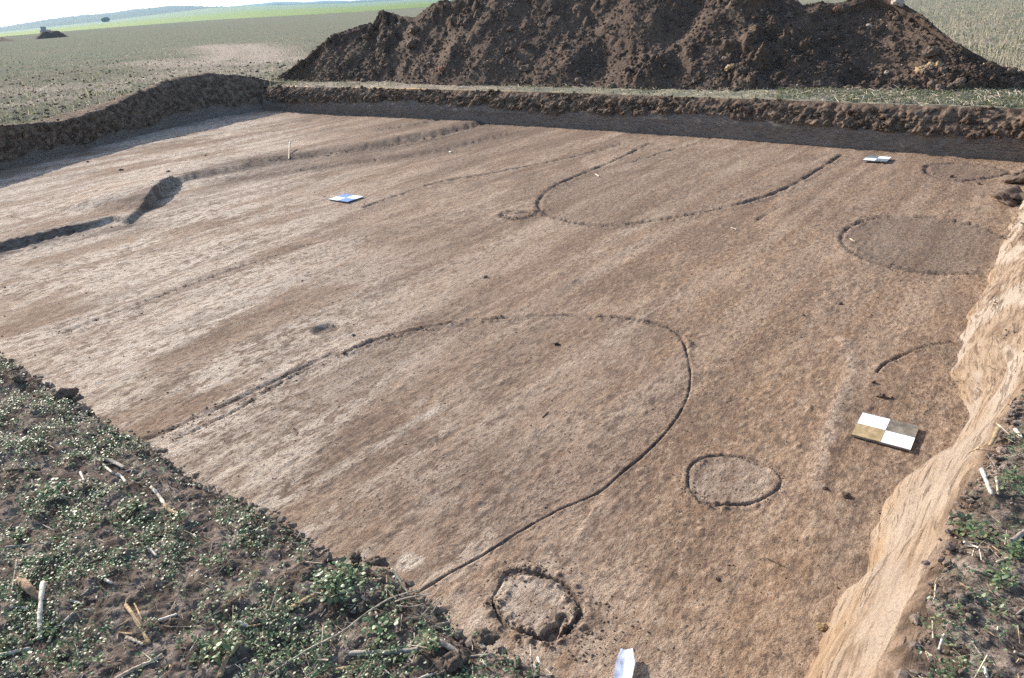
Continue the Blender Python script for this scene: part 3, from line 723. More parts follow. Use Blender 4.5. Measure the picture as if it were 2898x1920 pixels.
# right side, sunlit pale clay
corner_b = right_base[-1] + U * 4.6
rb2 = np.vstack([[right_base[0] - U * .75], right_base, [corner_b]])
qb = rb2 @ U; qi = np.linspace(qb[0], qb[-1], 900)
ob = np.interp(qi, np.maximum.accumulate(qb + np.arange(len(qb)) * 1e-6), rb2 @ Vn)
rr2 = np.vstack([[near_corner - U * .1], right_rim, [right_corner_rim]])
orr = np.interp(qi, np.maximum.accumulate(rr2 @ U), rr2 @ Vn)
ker = np.ones(13) / 13
ob = np.convolve(np.pad(ob, 6, 'edge'), ker, 'valid') + .05 * (fbm(qi * 6, qi * 0, 4, 299, .6) - .5)
Bq = qi[:, None] * U + ob[:, None] * Vn; Rq = qi[:, None] * U + orr[:, None] * Vn
def right_colour(V, A, s):
    z = (V[:, 2] - ZF) / DEPTH; q_ = V[:, :2] @ U; x, y = V[:, 0], V[:, 1]
    n1 = fbm(q_ * 2.2, z * 3, 4, 301); n2_ = fbm(q_ * 5, z * 6, 4, 305)
    near = 1 - sstep(3.6, 4.6, q_)
    A[:, 1] = np.clip(near * (.75 * (1 - sstep(.25, .55, z + .5 * (n1 - .5))) + .35 * sstep(.75, .95, z)) + (1 - near) * (.7 * (1 - sstep(.05, .16, z))), 0, 1)
    A[:, 2] = np.clip((1 - near) * sstep(.42, .55, n1) * (1 - sstep(.75, .9, z)) + near * .5 * sstep(.5, .7, n1), 0, 1)
    smear = sstep(.62, .70, n2_) * (1 - near) * .8
    for q0, z0, a_, b_ in ((6.1, .34, .22, .16), (5.05, .62, .16, .12)):
        smear = np.maximum(smear, 1.3 * np.exp(-((q_ - q0 + .3 * (z - z0)) / a_) ** 4 - ((z - z0) / b_) ** 4) * sstep(.35, .55, fbm(q_ * 9, z * 9, 3, 309)))
    A[:, 0] = np.clip(np.maximum(A[:, 0], smear), 0, 1)
    return A
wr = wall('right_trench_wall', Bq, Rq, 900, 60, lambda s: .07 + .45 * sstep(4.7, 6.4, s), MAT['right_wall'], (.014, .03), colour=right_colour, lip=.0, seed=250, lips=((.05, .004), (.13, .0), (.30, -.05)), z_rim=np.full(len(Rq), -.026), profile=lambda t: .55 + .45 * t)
tag(wr, kind='structure')
# near left side, mostly hidden under the field edge
nb = np.vstack([[near_left_far], near_rim, [near_corner]])
nn = np.array([W_[1], -W_[0]]); nn *= np.sign(nn @ np.array([1, 1]))
wn_ = wall('near_trench_wall', nb + nn * .13, nb, 700, 26, .6, MAT['far_wall'], (.02, .03), seed=270, back=.15, lip=.0, lips=((.03, -.01), (.09, -.03), (.2, -.09)), z_rim=np.full(len(nb), -.075))
tag(wn_, kind='structure')

# ---------------------------------------------------------------- lumps
def ico(sub=1):
    t = (1 + 5 ** .5) / 2
    v = np.array([(-1, t, 0), (1, t, 0), (-1, -t, 0), (1, -t, 0), (0, -1, t), (0, 1, t), (0, -1, -t), (0, 1, -t), (t, 0, -1), (t, 0, 1), (-t, 0, -1), (-t, 0, 1)], float)
    f = np.array([(0, 11, 5), (0, 5, 1), (0, 1, 7), (0, 7, 10), (0, 10, 11), (1, 5, 9), (5, 11, 4), (11, 10, 2), (10, 7, 6), (7, 1, 8), (3, 9, 4), (3, 4, 2), (3, 2, 6), (3, 6, 8), (3, 8, 9), (4, 9, 5), (2, 4, 11), (6, 2, 10), (8, 6, 7), (9, 8, 1)])
    v /= np.linalg.norm(v[0])
    for _ in range(sub):
        e = {}; vv = list(v); ff = []
        def mid(a, b):
            k = (min(a, b), max(a, b))
            if k not in e:
                m = (vv[a] + vv[b]); e[k] = len(vv); vv.append(m / np.linalg.norm(m))
            return e[k]
        for a, b, c in f:
            ab, bc, ca = mid(a, b), mid(b, c), mid(c, a); ff += [(a, ab, ca), (b, bc, ab), (c, ca, bc), (ab, bc, ca)]
        v = np.array(vv); f = np.array(ff)
    return v, f
ICO0, ICO1, ICO2 = ico(0), ico(1), ico(2)
def lumpy(base, seed, amp=.35):
    v, f = base
    k = 1 + amp * 2 * (fbm3(v[:, 0] * 1.3, v[:, 1] * 1.3, v[:, 2] * 1.3, 3, seed, .6) - .5)
    s = np.random.default_rng(seed).uniform(.7, 1.2, 3) * (1, 1, .8)
    return v * k[:, None] * s, f
def clod_shape(seed):
    v, f = lumpy(ico(3), seed, .75)
    k = 1 + .5 * (fbm3(v[:, 0] * 4, v[:, 1] * 4, v[:, 2] * 4, 4, seed + 50, .65) - .5)
    return v * k[:, None] * .9, f
CLODS = [clod_shape(400 + k) for k in range(6)]
CRUMBS = [lumpy(ICO0, 420 + k, .6) for k in range(6)]
FLAT = [(v * (1, .75, .5), f) for v, f in CRUMBS]
def rough_lump(seed):
    v, f = lumpy(ICO1, seed, .7); k = 1 + .55 * (np.random.default_rng(seed).random(len(v)) - .5)
    return v * k[:, None] * (1, .85, .7), f
SMALL = [lumpy(ICO0, 460 + k, .75) for k in range(10)]
MEDS = [rough_lump(440 + k) for k in range(6)]
CLOD_ME = {m: [mesh('soil_clod', v, f, MAT[m], True) for v, f in CLODS] for m in ('clod', 'clod_red', 'clod_tan', 'clod_pale')}
def scatter(name, pts, sizes, shapes, mat, smooth=False, parent=None):
    """many small lumps joined into one mesh: crumbs nobody could count"""
    Vs, Fs, off = [], [], 0
    n = len(pts); which = rng.integers(0, len(shapes), n); ang = rng.uniform(0, 6.283, n)
    for k, (v, f) in enumerate(shapes):
        m = which == k
        if not m.any(): continue
        c, s_ = np.cos(ang[m]), np.sin(ang[m]); sz = sizes[m]
        x = (v[None, :, 0] * c[:, None] - v[None, :, 1] * s_[:, None]) * sz[:, None] + pts[m, 0:1]
        y = (v[None, :, 0] * s_[:, None] + v[None, :, 1] * c[:, None]) * sz[:, None] + pts[m, 1:2]
        z = v[None, :, 2] * sz[:, None] + pts[m, 2:3]
        Vs.append(np.stack([x, y, z], -1).reshape(-1, 3))
        Fs.append((f[None] + (np.arange(m.sum()) * len(v))[:, None, None]).reshape(-1, 3) + off); off += m.sum() * len(v)
    o = obj(name, mesh(name, np.vstack(Vs), np.vstack(Fs), mat, smooth)); return tag(o, kind='stuff')
def clod(pt, size, label, mat='clod', group=None, squash=1.0):
    o = obj('soil_clod', CLOD_ME[mat][rng.integers(0, 6)], None, pt, (rng.uniform(-.4, .4), rng.uniform(-.4, .4), rng.uniform(0, 6.28)), (size, size, size * squash))
    return tag(o, label, 'clod', group)

def on_wall(o, n, tmin, grow=(.012, .05)):
    me = o.data; co = np.empty(len(me.vertices) * 3, np.float32); me.vertices.foreach_get('co', co); co = co.reshape(-1, 3)
    a = np.empty(len(me.vertices) * 4, np.float32); me.attributes['soil'].data.foreach_get('color', a); a = a.reshape(-1, 4)[:, 0]
    i = np.flatnonzero((a > tmin) & (co[:, 2] < .45) & (fbm3(co[:, 0] * 1.6, co[:, 1] * 1.6, co[:, 2] * 4, 3, 600) > .47)); i = rng.choice(i, n)
    return co[i] + rng.normal(size=(n, 3)) * .01, grow[0] + (grow[1] - grow[0]) * rng.random(n) ** 3.2
p, s_ = on_wall(wf, 2600, .6, (.006, .045)); scatter('far_wall_crumbs', p, s_, SMALL, MAT['topsoil'], False)
p, s_ = on_wall(wl, 900, .6, (.006, .035)); scatter('left_wall_crumbs', p, s_, SMALL, MAT['topsoil'], False)
p, s_ = on_wall(wr, 3500, .75, (.003, .014)); scatter('right_wall_crumbs', p, s_, SMALL, MAT['field_crumb'], False)

# ---------------------------------------------------------------- the big spoil heap
foot_px = [(760, 230), (773, 228), (950, 231), (1119, 232), (1288, 243), (1480, 243), (1668, 247), (1795, 253), (1898, 253), (2109, 257), (2320, 253), (2532, 257), (2701, 261), (2806, 257), (2898, 252), (3010, 240)]
sil_px = [(760, 229), (784, 221), (857, 171), (930, 104), (1016, 73), (1062, 64), (1077, 31), (1108, 36), (1130, 46), (1175, 49), (1224, 12), (1285, 0), (1400, -25), (1700, -58), (2000, -52), (2200, -20), (2244, 0), (2274, 15),
          (2320, 6), (2360, 12), (2405, 0), (2470, -24), (2530, -10), (2553, 8), (2616, 46), (2650, 76), (2700, 118), (2764, 156), (2810, 182), (2890, 207), (3010, 239)]
nc = 780; hx = np.linspace(760, 3010, nc)
fy = np.interp(hx, *zip(*foot_px)); sy = np.interp(hx, *zip(*sil_px))
FT = at(np.stack([hx, fy], 1), 0.0); rF = np.hypot(FT[:, 0], FT[:, 1]); w = np.full(nc, .5)
for _ in range(12):
    CR = at_r(np.stack([hx, sy], 1), rF + w); w = .5 * w + .5 * (np.maximum(CR[:, 2], .02) / .78 * 1.12 + .05)
ker = np.ones(25) / 25; w = np.convolve(np.pad(w, 12, 'edge'), ker, 'valid'); CR = at_r(np.stack([hx, sy], 1), rF + w)
CR[:, 2] = np.maximum(CR[:, 2], .0)
su = np.r_[0, np.cumsum(np.linalg.norm(np.diff(FT[:, :2], axis=0), axis=1))]
dirv = (FT[:, :2].T / rF).T
nf, nbk = 195, 40
rowsV = []
for v in np.r_[np.linspace(-.06, 1, nf), 1 + np.linspace(0, 1, nbk)[1:]]:
    if v <= 1:
        base = FT + (CR - FT) * v; hz = CR[:, 2] * (np.clip(v, 0, 1) ** 1.08)
        hz = hz if v > 0 else hz + v * .6
    else:
        base = CR + np.column_stack([dirv * (w * (v - 1) * 1.1)[:, None], np.zeros(nc)]); hz = CR[:, 2] * (1 - (v - 1)) - .05 * (v - 1)
    env = min(1, max(0, v) * 5 + .25) * (.45 if .93 < v < 1.1 else 1)
    X3, Y3 = su, np.full(nc, v * 2.6)
    # slumped lobes running down the face
    lobes = .60 * (fbm(su * .50 - .75 * v, Y3 * .30, 3, 310) - .5) + .30 * (fbm(su * 1.5 - 2.4 * v, Y3 * .6, 3, 313) - .5)
    lp, lv = cells(su * 4.2, Y3 * 4.2, 5); lp2, lv2 = cells(su * 10, Y3 * 10, 8); lp3, lv3 = cells(su * 22, Y3 * 22, 2)
    calm = .30 + 1.0 * sstep(.40, .58, fbm(su * .9 - 1.3 * v, Y3 * .8, 4, 330)) + .35 * max(0, .35 - v)
    grain = calm * .30 * (fbm(su * 3.2, Y3 * 3.2, 5, 316, .62) - .5) + .24 * calm * np.clip(.6 - lp, 0, 1) * (lv > .70) + .085 * calm * np.clip(.62 - lp2, 0, 1) * (lv2 > .5) + .03 * np.clip(.62 - lp3, 0, 1) * (lv3 > .3)
    hfac = np.clip(CR[:, 2] / .5, .15, 1)
    disp_ = (lobes * (1 - .9 * (v > .92)) + grain) * env * hfac
    nz = np.column_stack([-dirv * .62, np.full(nc, .78)]) if v <= 1 else np.column_stack([dirv * .3, np.full(nc, .95)])
    pt = np.column_stack([base[:, :2], hz]) + nz * disp_[:, None]
    rowsV.append(pt)
HEAP = np.array(rowsV)
heap = obj('spoil_heap', mesh('spoil_heap', HEAP.reshape(-1, 3), grid_faces(HEAP.shape[0], nc), MAT['heap'], True))
tag(heap, 'long high heap of dark brown dug earth behind the far trench edge', 'earth heap')
# clods rolled down and lying on it
fr_ = HEAP[:nf]
def heap_pts(n, lo=.02, hi=1.0, power=1.0):
    i = (lo + (hi - lo) * rng.random(n) ** power) * (nf - 1); j = rng.integers(10, nc - 10, n)
    return fr_[i.astype(int), j]
pts = heap_pts(90, .05, .99, 1.4); sz = rng.uniform(.05, .11, 90)
for k in range(90):
    clod(pts[k] + (0, 0, sz[k] * .25), sz[k], 'dark brown soil clod among the many on the big earth heap', 'clod', 'clods lying on the big earth heap')
scatter('heap_crumbs', heap_pts(5200, .0, 1.0, 1.3) + (0, 0, .005), rng.uniform(.012, .045, 5200), CRUMBS, MAT['heap'])
scatter('heap_stones', heap_pts(260, .0, .9), rng.uniform(.010, .024, 260), CRUMBS, MAT['clod_pale'])
def heap_at(px, py):
    """the heap's face as seen at a photograph pixel"""
    d = fr_.reshape(-1, 3) - (0, 0, CAM_H); zc = d @ fwd
    u = (d @ rgt) / zc * F + PW / 2; v = PH / 2 - (d @ upv) / zc * F
    return fr_.reshape(-1, 3)[np.argmin((u - px) ** 2 + (v - py) ** 2)]
for px, py, s, mt, lb in (
    (2535, 18, .13, 'clod_pale', 'large pale clay block stuck near the right peak of the earth heap'),
    (1172, 92, .17, 'clod', 'big flat grey clod on the upper left face of the earth heap'),
    (1168, 130, .16, 'clod', 'grey slab of soil lying just below another on the left heap face'),
    (1130, 70, .06, 'clod_pale', 'pale chalky lump high on the left shoulder of the heap'),
    (1085, 42, .14, 'clod', 'dark round clod standing out on the left heap skyline'),
    (1490, 200, .13, 'clod', 'rounded brown clod low on the middle of the heap face'),
    (2605, 205, .11, 'clod_tan', 'yellowish tan clay lump low on the right of the heap'),
    (2635, 195, .11, 'clod_tan', 'tan clay lump right beside the yellowish one on the heap'),
    (2655, 192, .08, 'clod_tan', 'smaller tan lump at the right end of the clay lumps on the heap'),
    (2065, 195, .10, 'clod_tan', 'single tan lump low in the middle right of the heap'),
    (2370, 30, .07, 'clod_red', 'reddish lump near the notch in the heap top'),
    (2508, 210, .06, 'clod_pale', 'small whitish stone low on the right heap face'),
    (1250, 198, .07, 'clod_red', 'red brown lump at the bottom left of the heap'),
    (2460, 75, .06, 'clod_pale', 'small pale lump high on the right hump of the heap')):
    clod(heap_at(px, py) + (0, 0, s * .3), s, lb, mt)
for px, py, s, lb in ((2705, 250, .085, 'red brown clod on the grass at the heap foot, larger of two'), (2744, 252, .06, 'red brown clod on the grass at the heap foot, smaller and right of the other')):
    clod(at([(px, py)], .02)[0] + (0, 0, s * .5), s, lb, 'clod_red')
# ---------------------------------------------------------------- far small heaps, shrub and cabin
def small_heap(p0, p1, h_px, label, seed):
    a = at_field(np.array(p0)); b = at_field(np.array(p1)); a[2] = field_base(a[0], a[1]); b[2] = field_base(b[0], b[1])
    L = np.linalg.norm(b - a); mid_ = (a + b) / 2; r = np.hypot(*mid_[:2]); h = h_px * r / F
    e1 = (b - a)[:2] / L; e2 = mid_[:2] / r
    uu, vv = np.meshgrid(np.linspace(-1, 1, 70), np.linspace(-1, 1, 30))
    prof = np.clip(1 - np.abs(uu) ** 2.2, 0, 1) * np.clip(1 - np.abs(vv) ** 1.6, 0, 1)
    z = h * prof * (.7 + .6 * fbm(uu * 2.5, vv * 2, 3, seed)) + .12 * h * (fbm(uu * 14, vv * 8, 3, seed + 3) - .5) * (prof > .05)
    xy = mid_[:2] + uu[..., None] * e1 * L / 2 + vv[..., None] * e2 * L * .32
    V = np.concatenate([xy, (mid_[2] - .05 + z)[..., None]], -1)
    o = obj('spoil_heap', mesh('spoil_heap', V.reshape(-1, 3), grid_faces(30, 70), MAT['heap'])); return tag(o, label, 'earth heap'), mid_
_, hm = small_heap((95, 112), (195, 104), 15, 'small dark earth heap far off in the left field', 351)
small_heap((-40, 120), (48, 115), 8, 'low flat earth heap far off at the left edge of the field', 357)
def boxmesh(name, c, s, mat, rz=0):
    v = np.array([(x, y, z) for x in (-1, 1) for y in (-1, 1) for z in (-1, 1)], float) * np.array(s) / 2
    c_, s_ = math.cos(rz), math.sin(rz); v = np.column_stack([v[:, 0] * c_ - v[:, 1] * s_, v[:, 0] * s_ + v[:, 1] * c_, v[:, 2]]) + np.array(c)
    return mesh(name, v, [(0, 1, 3, 2), (4, 6, 7, 5), (0, 4, 5, 1), (2, 3, 7, 6), (0, 2, 6, 4), (1, 5, 7, 3)], mat, False)
# cab of the machine that stands behind the small heap
rr_ = np.hypot(*hm[:2]) * 1.06; cpt = at_r(np.array([131.0, 104.0]), rr_); kx = rr_ / F
dig = bpy.data.objects.new('excavator', None); COL.objects.link(dig); dig.location = cpt; tag(dig, 'grey digger cab showing above the small far earth heap', 'excavator')
obj('undercarriage', boxmesh('undercarriage', (0, 0, 4 * kx), (20 * kx, 14 * kx, 6 * kx), MAT['grey']), dig)
obj('body', boxmesh('body', (2 * kx, 0, 10 * kx), (18 * kx, 12 * kx, 7 * kx), MAT['steel']), dig)
obj('cab', boxmesh('cab', (-1 * kx, 0, 16 * kx), (8 * kx, 8 * kx, 9 * kx), MAT['steel']), dig)
# lone bush beyond the field
tp = at_r(np.array([301.0, 65.0]), 1200.0); kx = 1200 / F
bush = bpy.data.objects.new('bush', None); COL.objects.link(bush); bush.location = tp; tag(bush, 'lone hazy bush at the edge of the far green field', 'bush')
nl = 700; c3 = rng.normal(size=(nl, 3)); c3 /= np.linalg.norm(c3, axis=1)[:, None]; c3 *= (rng.random(nl) ** .4)[:, None]
c3 = c3 * (9 * kx, 8 * kx, 5.5 * kx) * (.55 + .8 * fbm3(c3[:, 0] * 2, c3[:, 1] * 2, c3[:, 2] * 2, 2, 77))[:, None] + (0, 0, 6.5 * kx)
d1 = rng.normal(size=(nl, 3)) * kx * .8; d2 = rng.normal(size=(nl, 3)) * kx * .8
V = np.stack([c3 - d1, c3 + d2, c3 + d1, c3 - d2], 1).reshape(-1, 3)
obj('crown', mesh('crown', V, np.arange(nl * 4).reshape(-1, 4), mat_plain('bush_leaf', (.06, .08, .04), .4, 2), False), bush)
tv = []; 
for zz, rr3 in ((-2, 1.2), (4, .9), (10, .5)):
    for a in range(6): tv.append((rr3 * kx * math.cos(a * 1.047), rr3 * kx * math.sin(a * 1.047), zz * kx))
obj('trunk', mesh('trunk', tv, [(r6 * 6 + a, r6 * 6 + (a + 1) % 6, r6 * 6 + 6 + (a + 1) % 6, r6 * 6 + 6 + a) for r6 in (0, 1) for a in range(6)], MAT['straw_dark']), bush)

# ---------------------------------------------------------------- survey target boards and paper
def board(name, corners_px, cols, label, thick=.012, lift=.012, tilt=0.0):
    """cols: colour of the four quarters starting at the first corner"""
    C = at(corners_px, ZF + lift + thick)[:, :2]
    c = C.mean(0); e1 = (C[1] - C[0] + C[2] - C[3]) / 2; e2 = (C[3] - C[0] + C[2] - C[1]) / 2
    s = .5 * (np.linalg.norm(e1) + np.linalg.norm(e2))
    a = e1 / np.linalg.norm(e1); b = e2 - (e2 @ a) * a; b /= np.linalg.norm(b); h = a * np.linalg.norm(e1) / 2; k = b * np.linalg.norm(e2 ) / 2
    zb = float(np.median(floor_z([c, c + h + k, c - h - k, c + h - k, c - h + k]))) + lift
    root = bpy.data.objects.new('target_board', None); COL.objects.link(root); root.location = (*c, zb); tag(root, label, 'survey target', 'survey target boards on the trench floor')
    def slab(x0, x1, y0, y1, z0, z1, mat, nm):
        pts = [h * x + k * y for x, y in ((x0, y0), (x1, y0), (x1, y1), (x0, y1))]
        v = [(p[0], p[1], z0) for p in pts] + [(p[0], p[1], z1) for p in pts]
        return obj(nm, mesh(nm, v, [(3, 2, 1, 0), (4, 5, 6, 7), (0, 1, 5, 4), (1, 2, 6, 5), (2, 3, 7, 6), (3, 0, 4, 7)], mat, False), root)
    slab(-1, 1, -1, 1, 0, thick, MAT['straw_grey'], 'base_plate')
    for (x0, y0), m in zip(((-1, -1), (0, -1), (0, 0), (-1, 0)), cols):
        o = slab(x0 + .008 * (x0 == 0), x0 + 1 - .008 * (x0 < 0), y0 + .008 * (y0 == 0), y0 + 1 - .008 * (y0 < 0), thick, thick + .003, MAT[m], 'quarter')
    return root
MAT['wood'] = mat_plain('scuffed_wood', (.36, .27, .15), .35, 30, .8)
MAT['wood_grey'] = mat_plain('scuffed_grey_paint', (.22, .19, .15), .65, 18, .75)
board('near', [(2438.3, 1167.2), (2596.5, 1208), (2582.4, 1274.3), (2412.8, 1232.2)], ('white', 'wood_grey', 'white', 'wood'), 'worn white and wood survey target nearest the camera by the right wall', .010, .008)
board('blue', [(937.5, 562.2), (979.6, 548.2), (1025.5, 557.9), (974.5, 574.2)], ('white', 'blue', 'white', 'blue'), 'blue and white checkered survey target on the open left floor', .01, .01)
board('right', [(2441.7, 452.9), (2455.7, 442.3), (2523.3, 443.6), (2510.6, 458.4)], ('white', 'grey', 'white', 'grey'), 'white and grey survey target at the far wall on the right', .012, .02)
board('far', [(855, 312), (875, 307.5), (908, 311), (884, 316.5)], ('white', 'white', 'white', 'grey'), 'white survey target in the far left trench corner', .01, .01)
# crumpled paper lying at the bottom edge
pc = at([(1757, 1838), (1791, 1839), (1797, 1880), (1786, 1935), (1735, 1935), (1742, 1880)], ZF + .03)[:, :2]
nu, nv = 13, 25
Lf = resample(np.array([pc[0], pc[5], pc[4], pc[4] + (pc[4] - pc[5]) * .8]), nv); Rt = resample(np.array([pc[1], pc[2], pc[3], pc[3] + (pc[3] - pc[2]) * .5]), nv)
tt = np.linspace(0, 1, nu); G = Lf[:, None] * (1 - tt)[None, :, None] + Rt[:, None] * tt[None, :, None]
zz = float(np.median(floor_z(pc))) + .02 +   .014 * (fbm(G[..., 0] * 30, G[..., 1] * 18, 3, 360)) + .008 * np.abs(tt - .5)[None] * 2
Vt = np.concatenate([G, zz[..., None]], -1).reshape(-1, 3); Vb = Vt - (0, 0, .0012); q = grid_faces(nv, nu)
paper = obj('paper', mesh('paper', np.vstack([Vt, Vb]), np.vstack([q, q[:, ::-1] + len(Vt)]), mat_plain('shade_tinted_paper', (.66, .71, .84), .12, 30, .7, .2, .002), True)); tag(paper, 'crumpled white paper slip on the floor beside the near ring', 'paper')  # blue cast of the shade is put into the paper's colour

# ---------------------------------------------------------------- stalks
def tube(L, r, sides=7, seed=0, flat=1.0, rough=.12, pointy=(1, .75)):
    L = smooth_line(np.asarray(L, float), 5); n = len(L); V = []
    rg = np.random.default_rng(seed)
    d = np.gradient(L, axis=0); d /= np.linalg.norm(d, axis=1)[:, None] + 1e-9
    for i in range(n):
        sd = np.cross(d[i], (0, 0, 1)); sd = sd / (np.linalg.norm(sd) + 1e-9); up_ = np.cross(sd, d[i])
        t = i / (n - 1); rr = r * (pointy[0] + (pointy[1] - pointy[0]) * t) * (1 + rough * (rg.random() - .5) * 2)
        if i in (0, n - 1): rr *= .86
        for a in range(sides):
            th = 2 * math.pi * a / sides; k = 1 + rough * (rg.random() - .5)
            V.append(L[i] + sd * math.cos(th) * rr * k + up_ * math.sin(th) * rr * k * flat)
    V += [L[0] - d[0] * r * .1, L[-1] + d[-1] * r * .1]
    Fq = []
    for i in range(n - 1):
        for a in range(sides):
            b = (a + 1) % sides; p, q_, r_, s_ = i * sides + a, i * sides + b, (i + 1) * sides + b, (i + 1) * sides + a
            Fq += [(p, q_, r_), (p, r_, s_)]
    c0, c1 = n * sides, n * sides + 1
    for a in range(sides):
        b = (a + 1) % sides; Fq += [(c0, b, a), (c1, (n - 1) * sides + a, (n - 1) * sides + b)]
    return np.array(V), np.array(Fq)
_k = [0]
def stalk(px, wpx, mat, label, name='corn_stalk', cat='stalk', lifts=None, flat=1.0, z=None, group=None):
    _k[0] += 1
    p = at(px, .02)
    gz = field_relief(p[:, :2]) if z is None else z(p[:, :2])
    r = px_w(p[len(p) // 2], wpx) / 2
    p = at(px, gz + r * .8)
    p[:, 2] += np.asarray(lifts if lifts is not None else np.zeros(len(p)))
    V, f = tube(p, r, 8, _k[0], flat, .16)
    c = V.mean(0); o = obj(name, mesh(name, V - c, f, MAT[mat], True), None, c)
    return tag(o, label, cat, group)
S = stalk
S([(428.6, 1379), (450, 1405), (467, 1430)], 12, 'straw_white', 'thick bleached stalk piece leaning over dark soil with a dark stump at its end')
S([(467, 1430), (482, 1447), (503, 1455)], 15, 'straw_tan', 'yellow brown root stump joined to the thick bleached stalk', 'stalk_stump', 'stump')
S([(264, 1290), (290, 1314), (319, 1340)], 9, 'straw_white', 'straight white stalk among weeds near the trench edge, upper of a broken pair')
S([(331, 1342), (344, 1350), (356, 1366)], 9, 'straw_white', 'short bent white stalk, lower of the broken pair near the trench edge')
S([(293, 1299), (322, 1308), (352, 1324)], 14, 'straw_grey', 'flat grey husk strip right beside the upper white broken stalk', 'corn_husk', 'husk', flat=.4)
S([(340, 1340), (400, 1318), (478, 1282)], 4, 'straw', 'thin straw lying towards the trench edge above the bent white stalk', 'straw', 'straw')
S([(227, 1336), (232, 1348), (238, 1361)], 7, 'straw_white', 'short upright white straw left of the broken white stalks', 'straw', 'straw')
S([(246, 1342), (256, 1351), (266, 1358)], 5, 'straw', 'small pale straw just right of the short upright one', 'straw', 'straw')
S([(18, 1332), (60, 1328), (114, 1326)], 9, 'straw_dark', 'long brown rotten stalk at the left edge above the weeds')
S([(28, 1354), (44, 1345), (56, 1338)], 5, 'straw', 'slanting pale straw under the brown rotten stalk', 'straw', 'straw')
S([(245, 1395), (290, 1394), (346, 1393)], 7, 'straw_grey', 'level grey stalk half hidden by a dark clod')
S([(14, 1549), (70, 1545), (140, 1536)], 8, 'straw_grey', 'long level grey stalk with a shadow at the left edge')
S([(233, 1551), (240, 1562), (252, 1576)], 9, 'straw', 'short stubby cream stalk left of the dark slanting one')
S([(236, 1602), (270, 1588), (304, 1573)], 9, 'straw_dark', 'dark slanting stalk on bare soil in the left block')
S([(341, 1555), (366, 1555), (394, 1556)], 5, 'straw_white', 'level white straw on bare soil in the left block', 'straw', 'straw')
S([(418, 1548), (429, 1560), (442, 1573)], 9, 'straw_white', 'white stalk piece pointing down right beside the level white straw')
S([(112, 1480), (130, 1490), (151, 1501)], 4, 'straw_grey', 'thin grey straw on bare earth below the left weeds', 'straw', 'straw')
S([(56, 1638), (78, 1662), (100, 1684), (117, 1697)], 26, 'cob', 'rough brown corn cob against the white leaning stalk', 'corn_cob', 'corn cob')
S([(130, 1666), (124, 1720), (118, 1765), (114, 1808)], 15, 'straw_white', 'long thick white stalk standing out by the corn cob', lifts=[.03, .03, .02, 0])
S([(56, 1603), (48, 1636), (35, 1667)], 7, 'straw', 'straw leaning across the upper end of the corn cob', 'straw', 'straw', lifts=[.03, .02, 0])
S([(29, 1716), (55, 1719), (80, 1725)], 10, 'straw_white', 'short white stalk left below the corn cob')
S([(198, 1699), (215, 1704), (233, 1711)], 9, 'straw_white', 'short white stalk right of the long thick white one')
S([(223, 1692), (238, 1680), (251, 1668)], 6, 'straw', 'small slanting straw above the short white stalk right of the cob', 'straw', 'straw')
S([(297, 1641), (306, 1645), (317, 1650)], 10, 'straw_white', 'tiny white stub alone on bare earth in the left block')
S([(356, 1712), (385, 1755), (408, 1795), (423, 1820)], 13, 'straw_tan', 'long tan split stalk pointing down to a husk in the left block')
S([(380, 1708), (391, 1730), (402, 1756)], 6, 'straw_tan', 'thin tan split piece beside the long tan stalk', 'straw', 'straw')
S([(356, 1804), (380, 1812), (406, 1826)], 12, 'straw', 'pale husk touching the foot of the long tan stalk', 'corn_husk', 'husk', flat=.5)
S([(448, 1757), (474, 1748), (502, 1738)], 9, 'straw_white', 'white stalk by weeds right of the long tan stalk')
S([(137, 1820), (146, 1797), (156, 1780), (185, 1757), (213, 1731)], 11, 'straw', 'bent pale stalk curving up right of the long thick white stalk')
S([(45, 1777), (66, 1768), (90, 1758)], 6, 'straw_white', 'thin white straw left of the foot of the thick white stalk', 'straw', 'straw')
S([(-6, 1856), (40, 1846), (86, 1835)], 13, 'straw_white', 'long thick white stalk running in from the left edge of the picture')
S([(55, 1840), (80, 1823), (108, 1803)], 8, 'straw', 'slanting pale stalk between the two thick white stalks')
S([(325, 1923), (390, 1889), (430, 1872), (459, 1852)], 12, 'straw', 'long slanting pale stalk at the bottom edge below the tan stalk')
S([(213, 1764), (215, 1774), (218, 1784)], 8, 'straw_white', 'tiny upright white stub under the bent pale stalk')
S([(296, 1796), (330, 1776), (362, 1757)], 5, 'straw_tan', 'thin tan straw crossing bare soil left of the long tan stalk', 'straw', 'straw')
S([(-6, 1838), (12, 1818), (34, 1795)], 22, 'straw_tan', 'broad tan husk at the left edge below the corn cob', 'corn_husk', 'husk', flat=.4)
S([(336, 1792), (356, 1794), (380, 1795)], 9, 'straw_tan', 'short orange tan stalk just left of the foot of the long tan stalk')
S([(582, 1829), (581, 1845), (580, 1860)], 7, 'straw_white', 'short upright white stub near the bottom, left of the brown husk')
S([(666, 1759), (684, 1766), (702, 1774)], 14, 'straw_white', 'stubby cut white stalk end among weeds, middle of the left block')
S([(702, 1775), (745, 1766), (785, 1756), (824, 1738)], 7, 'straw_tan', 'long thin tan stem running right from the stubby white end')
S([(752, 1763), (772, 1731), (795, 1694)], 6, 'straw', 'thin straw sticking up from the long tan stem', 'straw', 'straw', lifts=[0, .02, .05])
S([(780, 1745), (835, 1714), (890, 1682)], 19, 'straw_tan', 'rolled tan husk blade beside a big weed clump', 'corn_husk', 'husk', flat=.45)
S([(887, 1680), (900, 1679), (913, 1679)], 7, 'straw_white', 'short level white piece at the top of the rolled tan husk')
S([(826, 1754), (866, 1748), (910, 1738)], 8, 'straw', 'level pale stalk under the rolled tan husk')
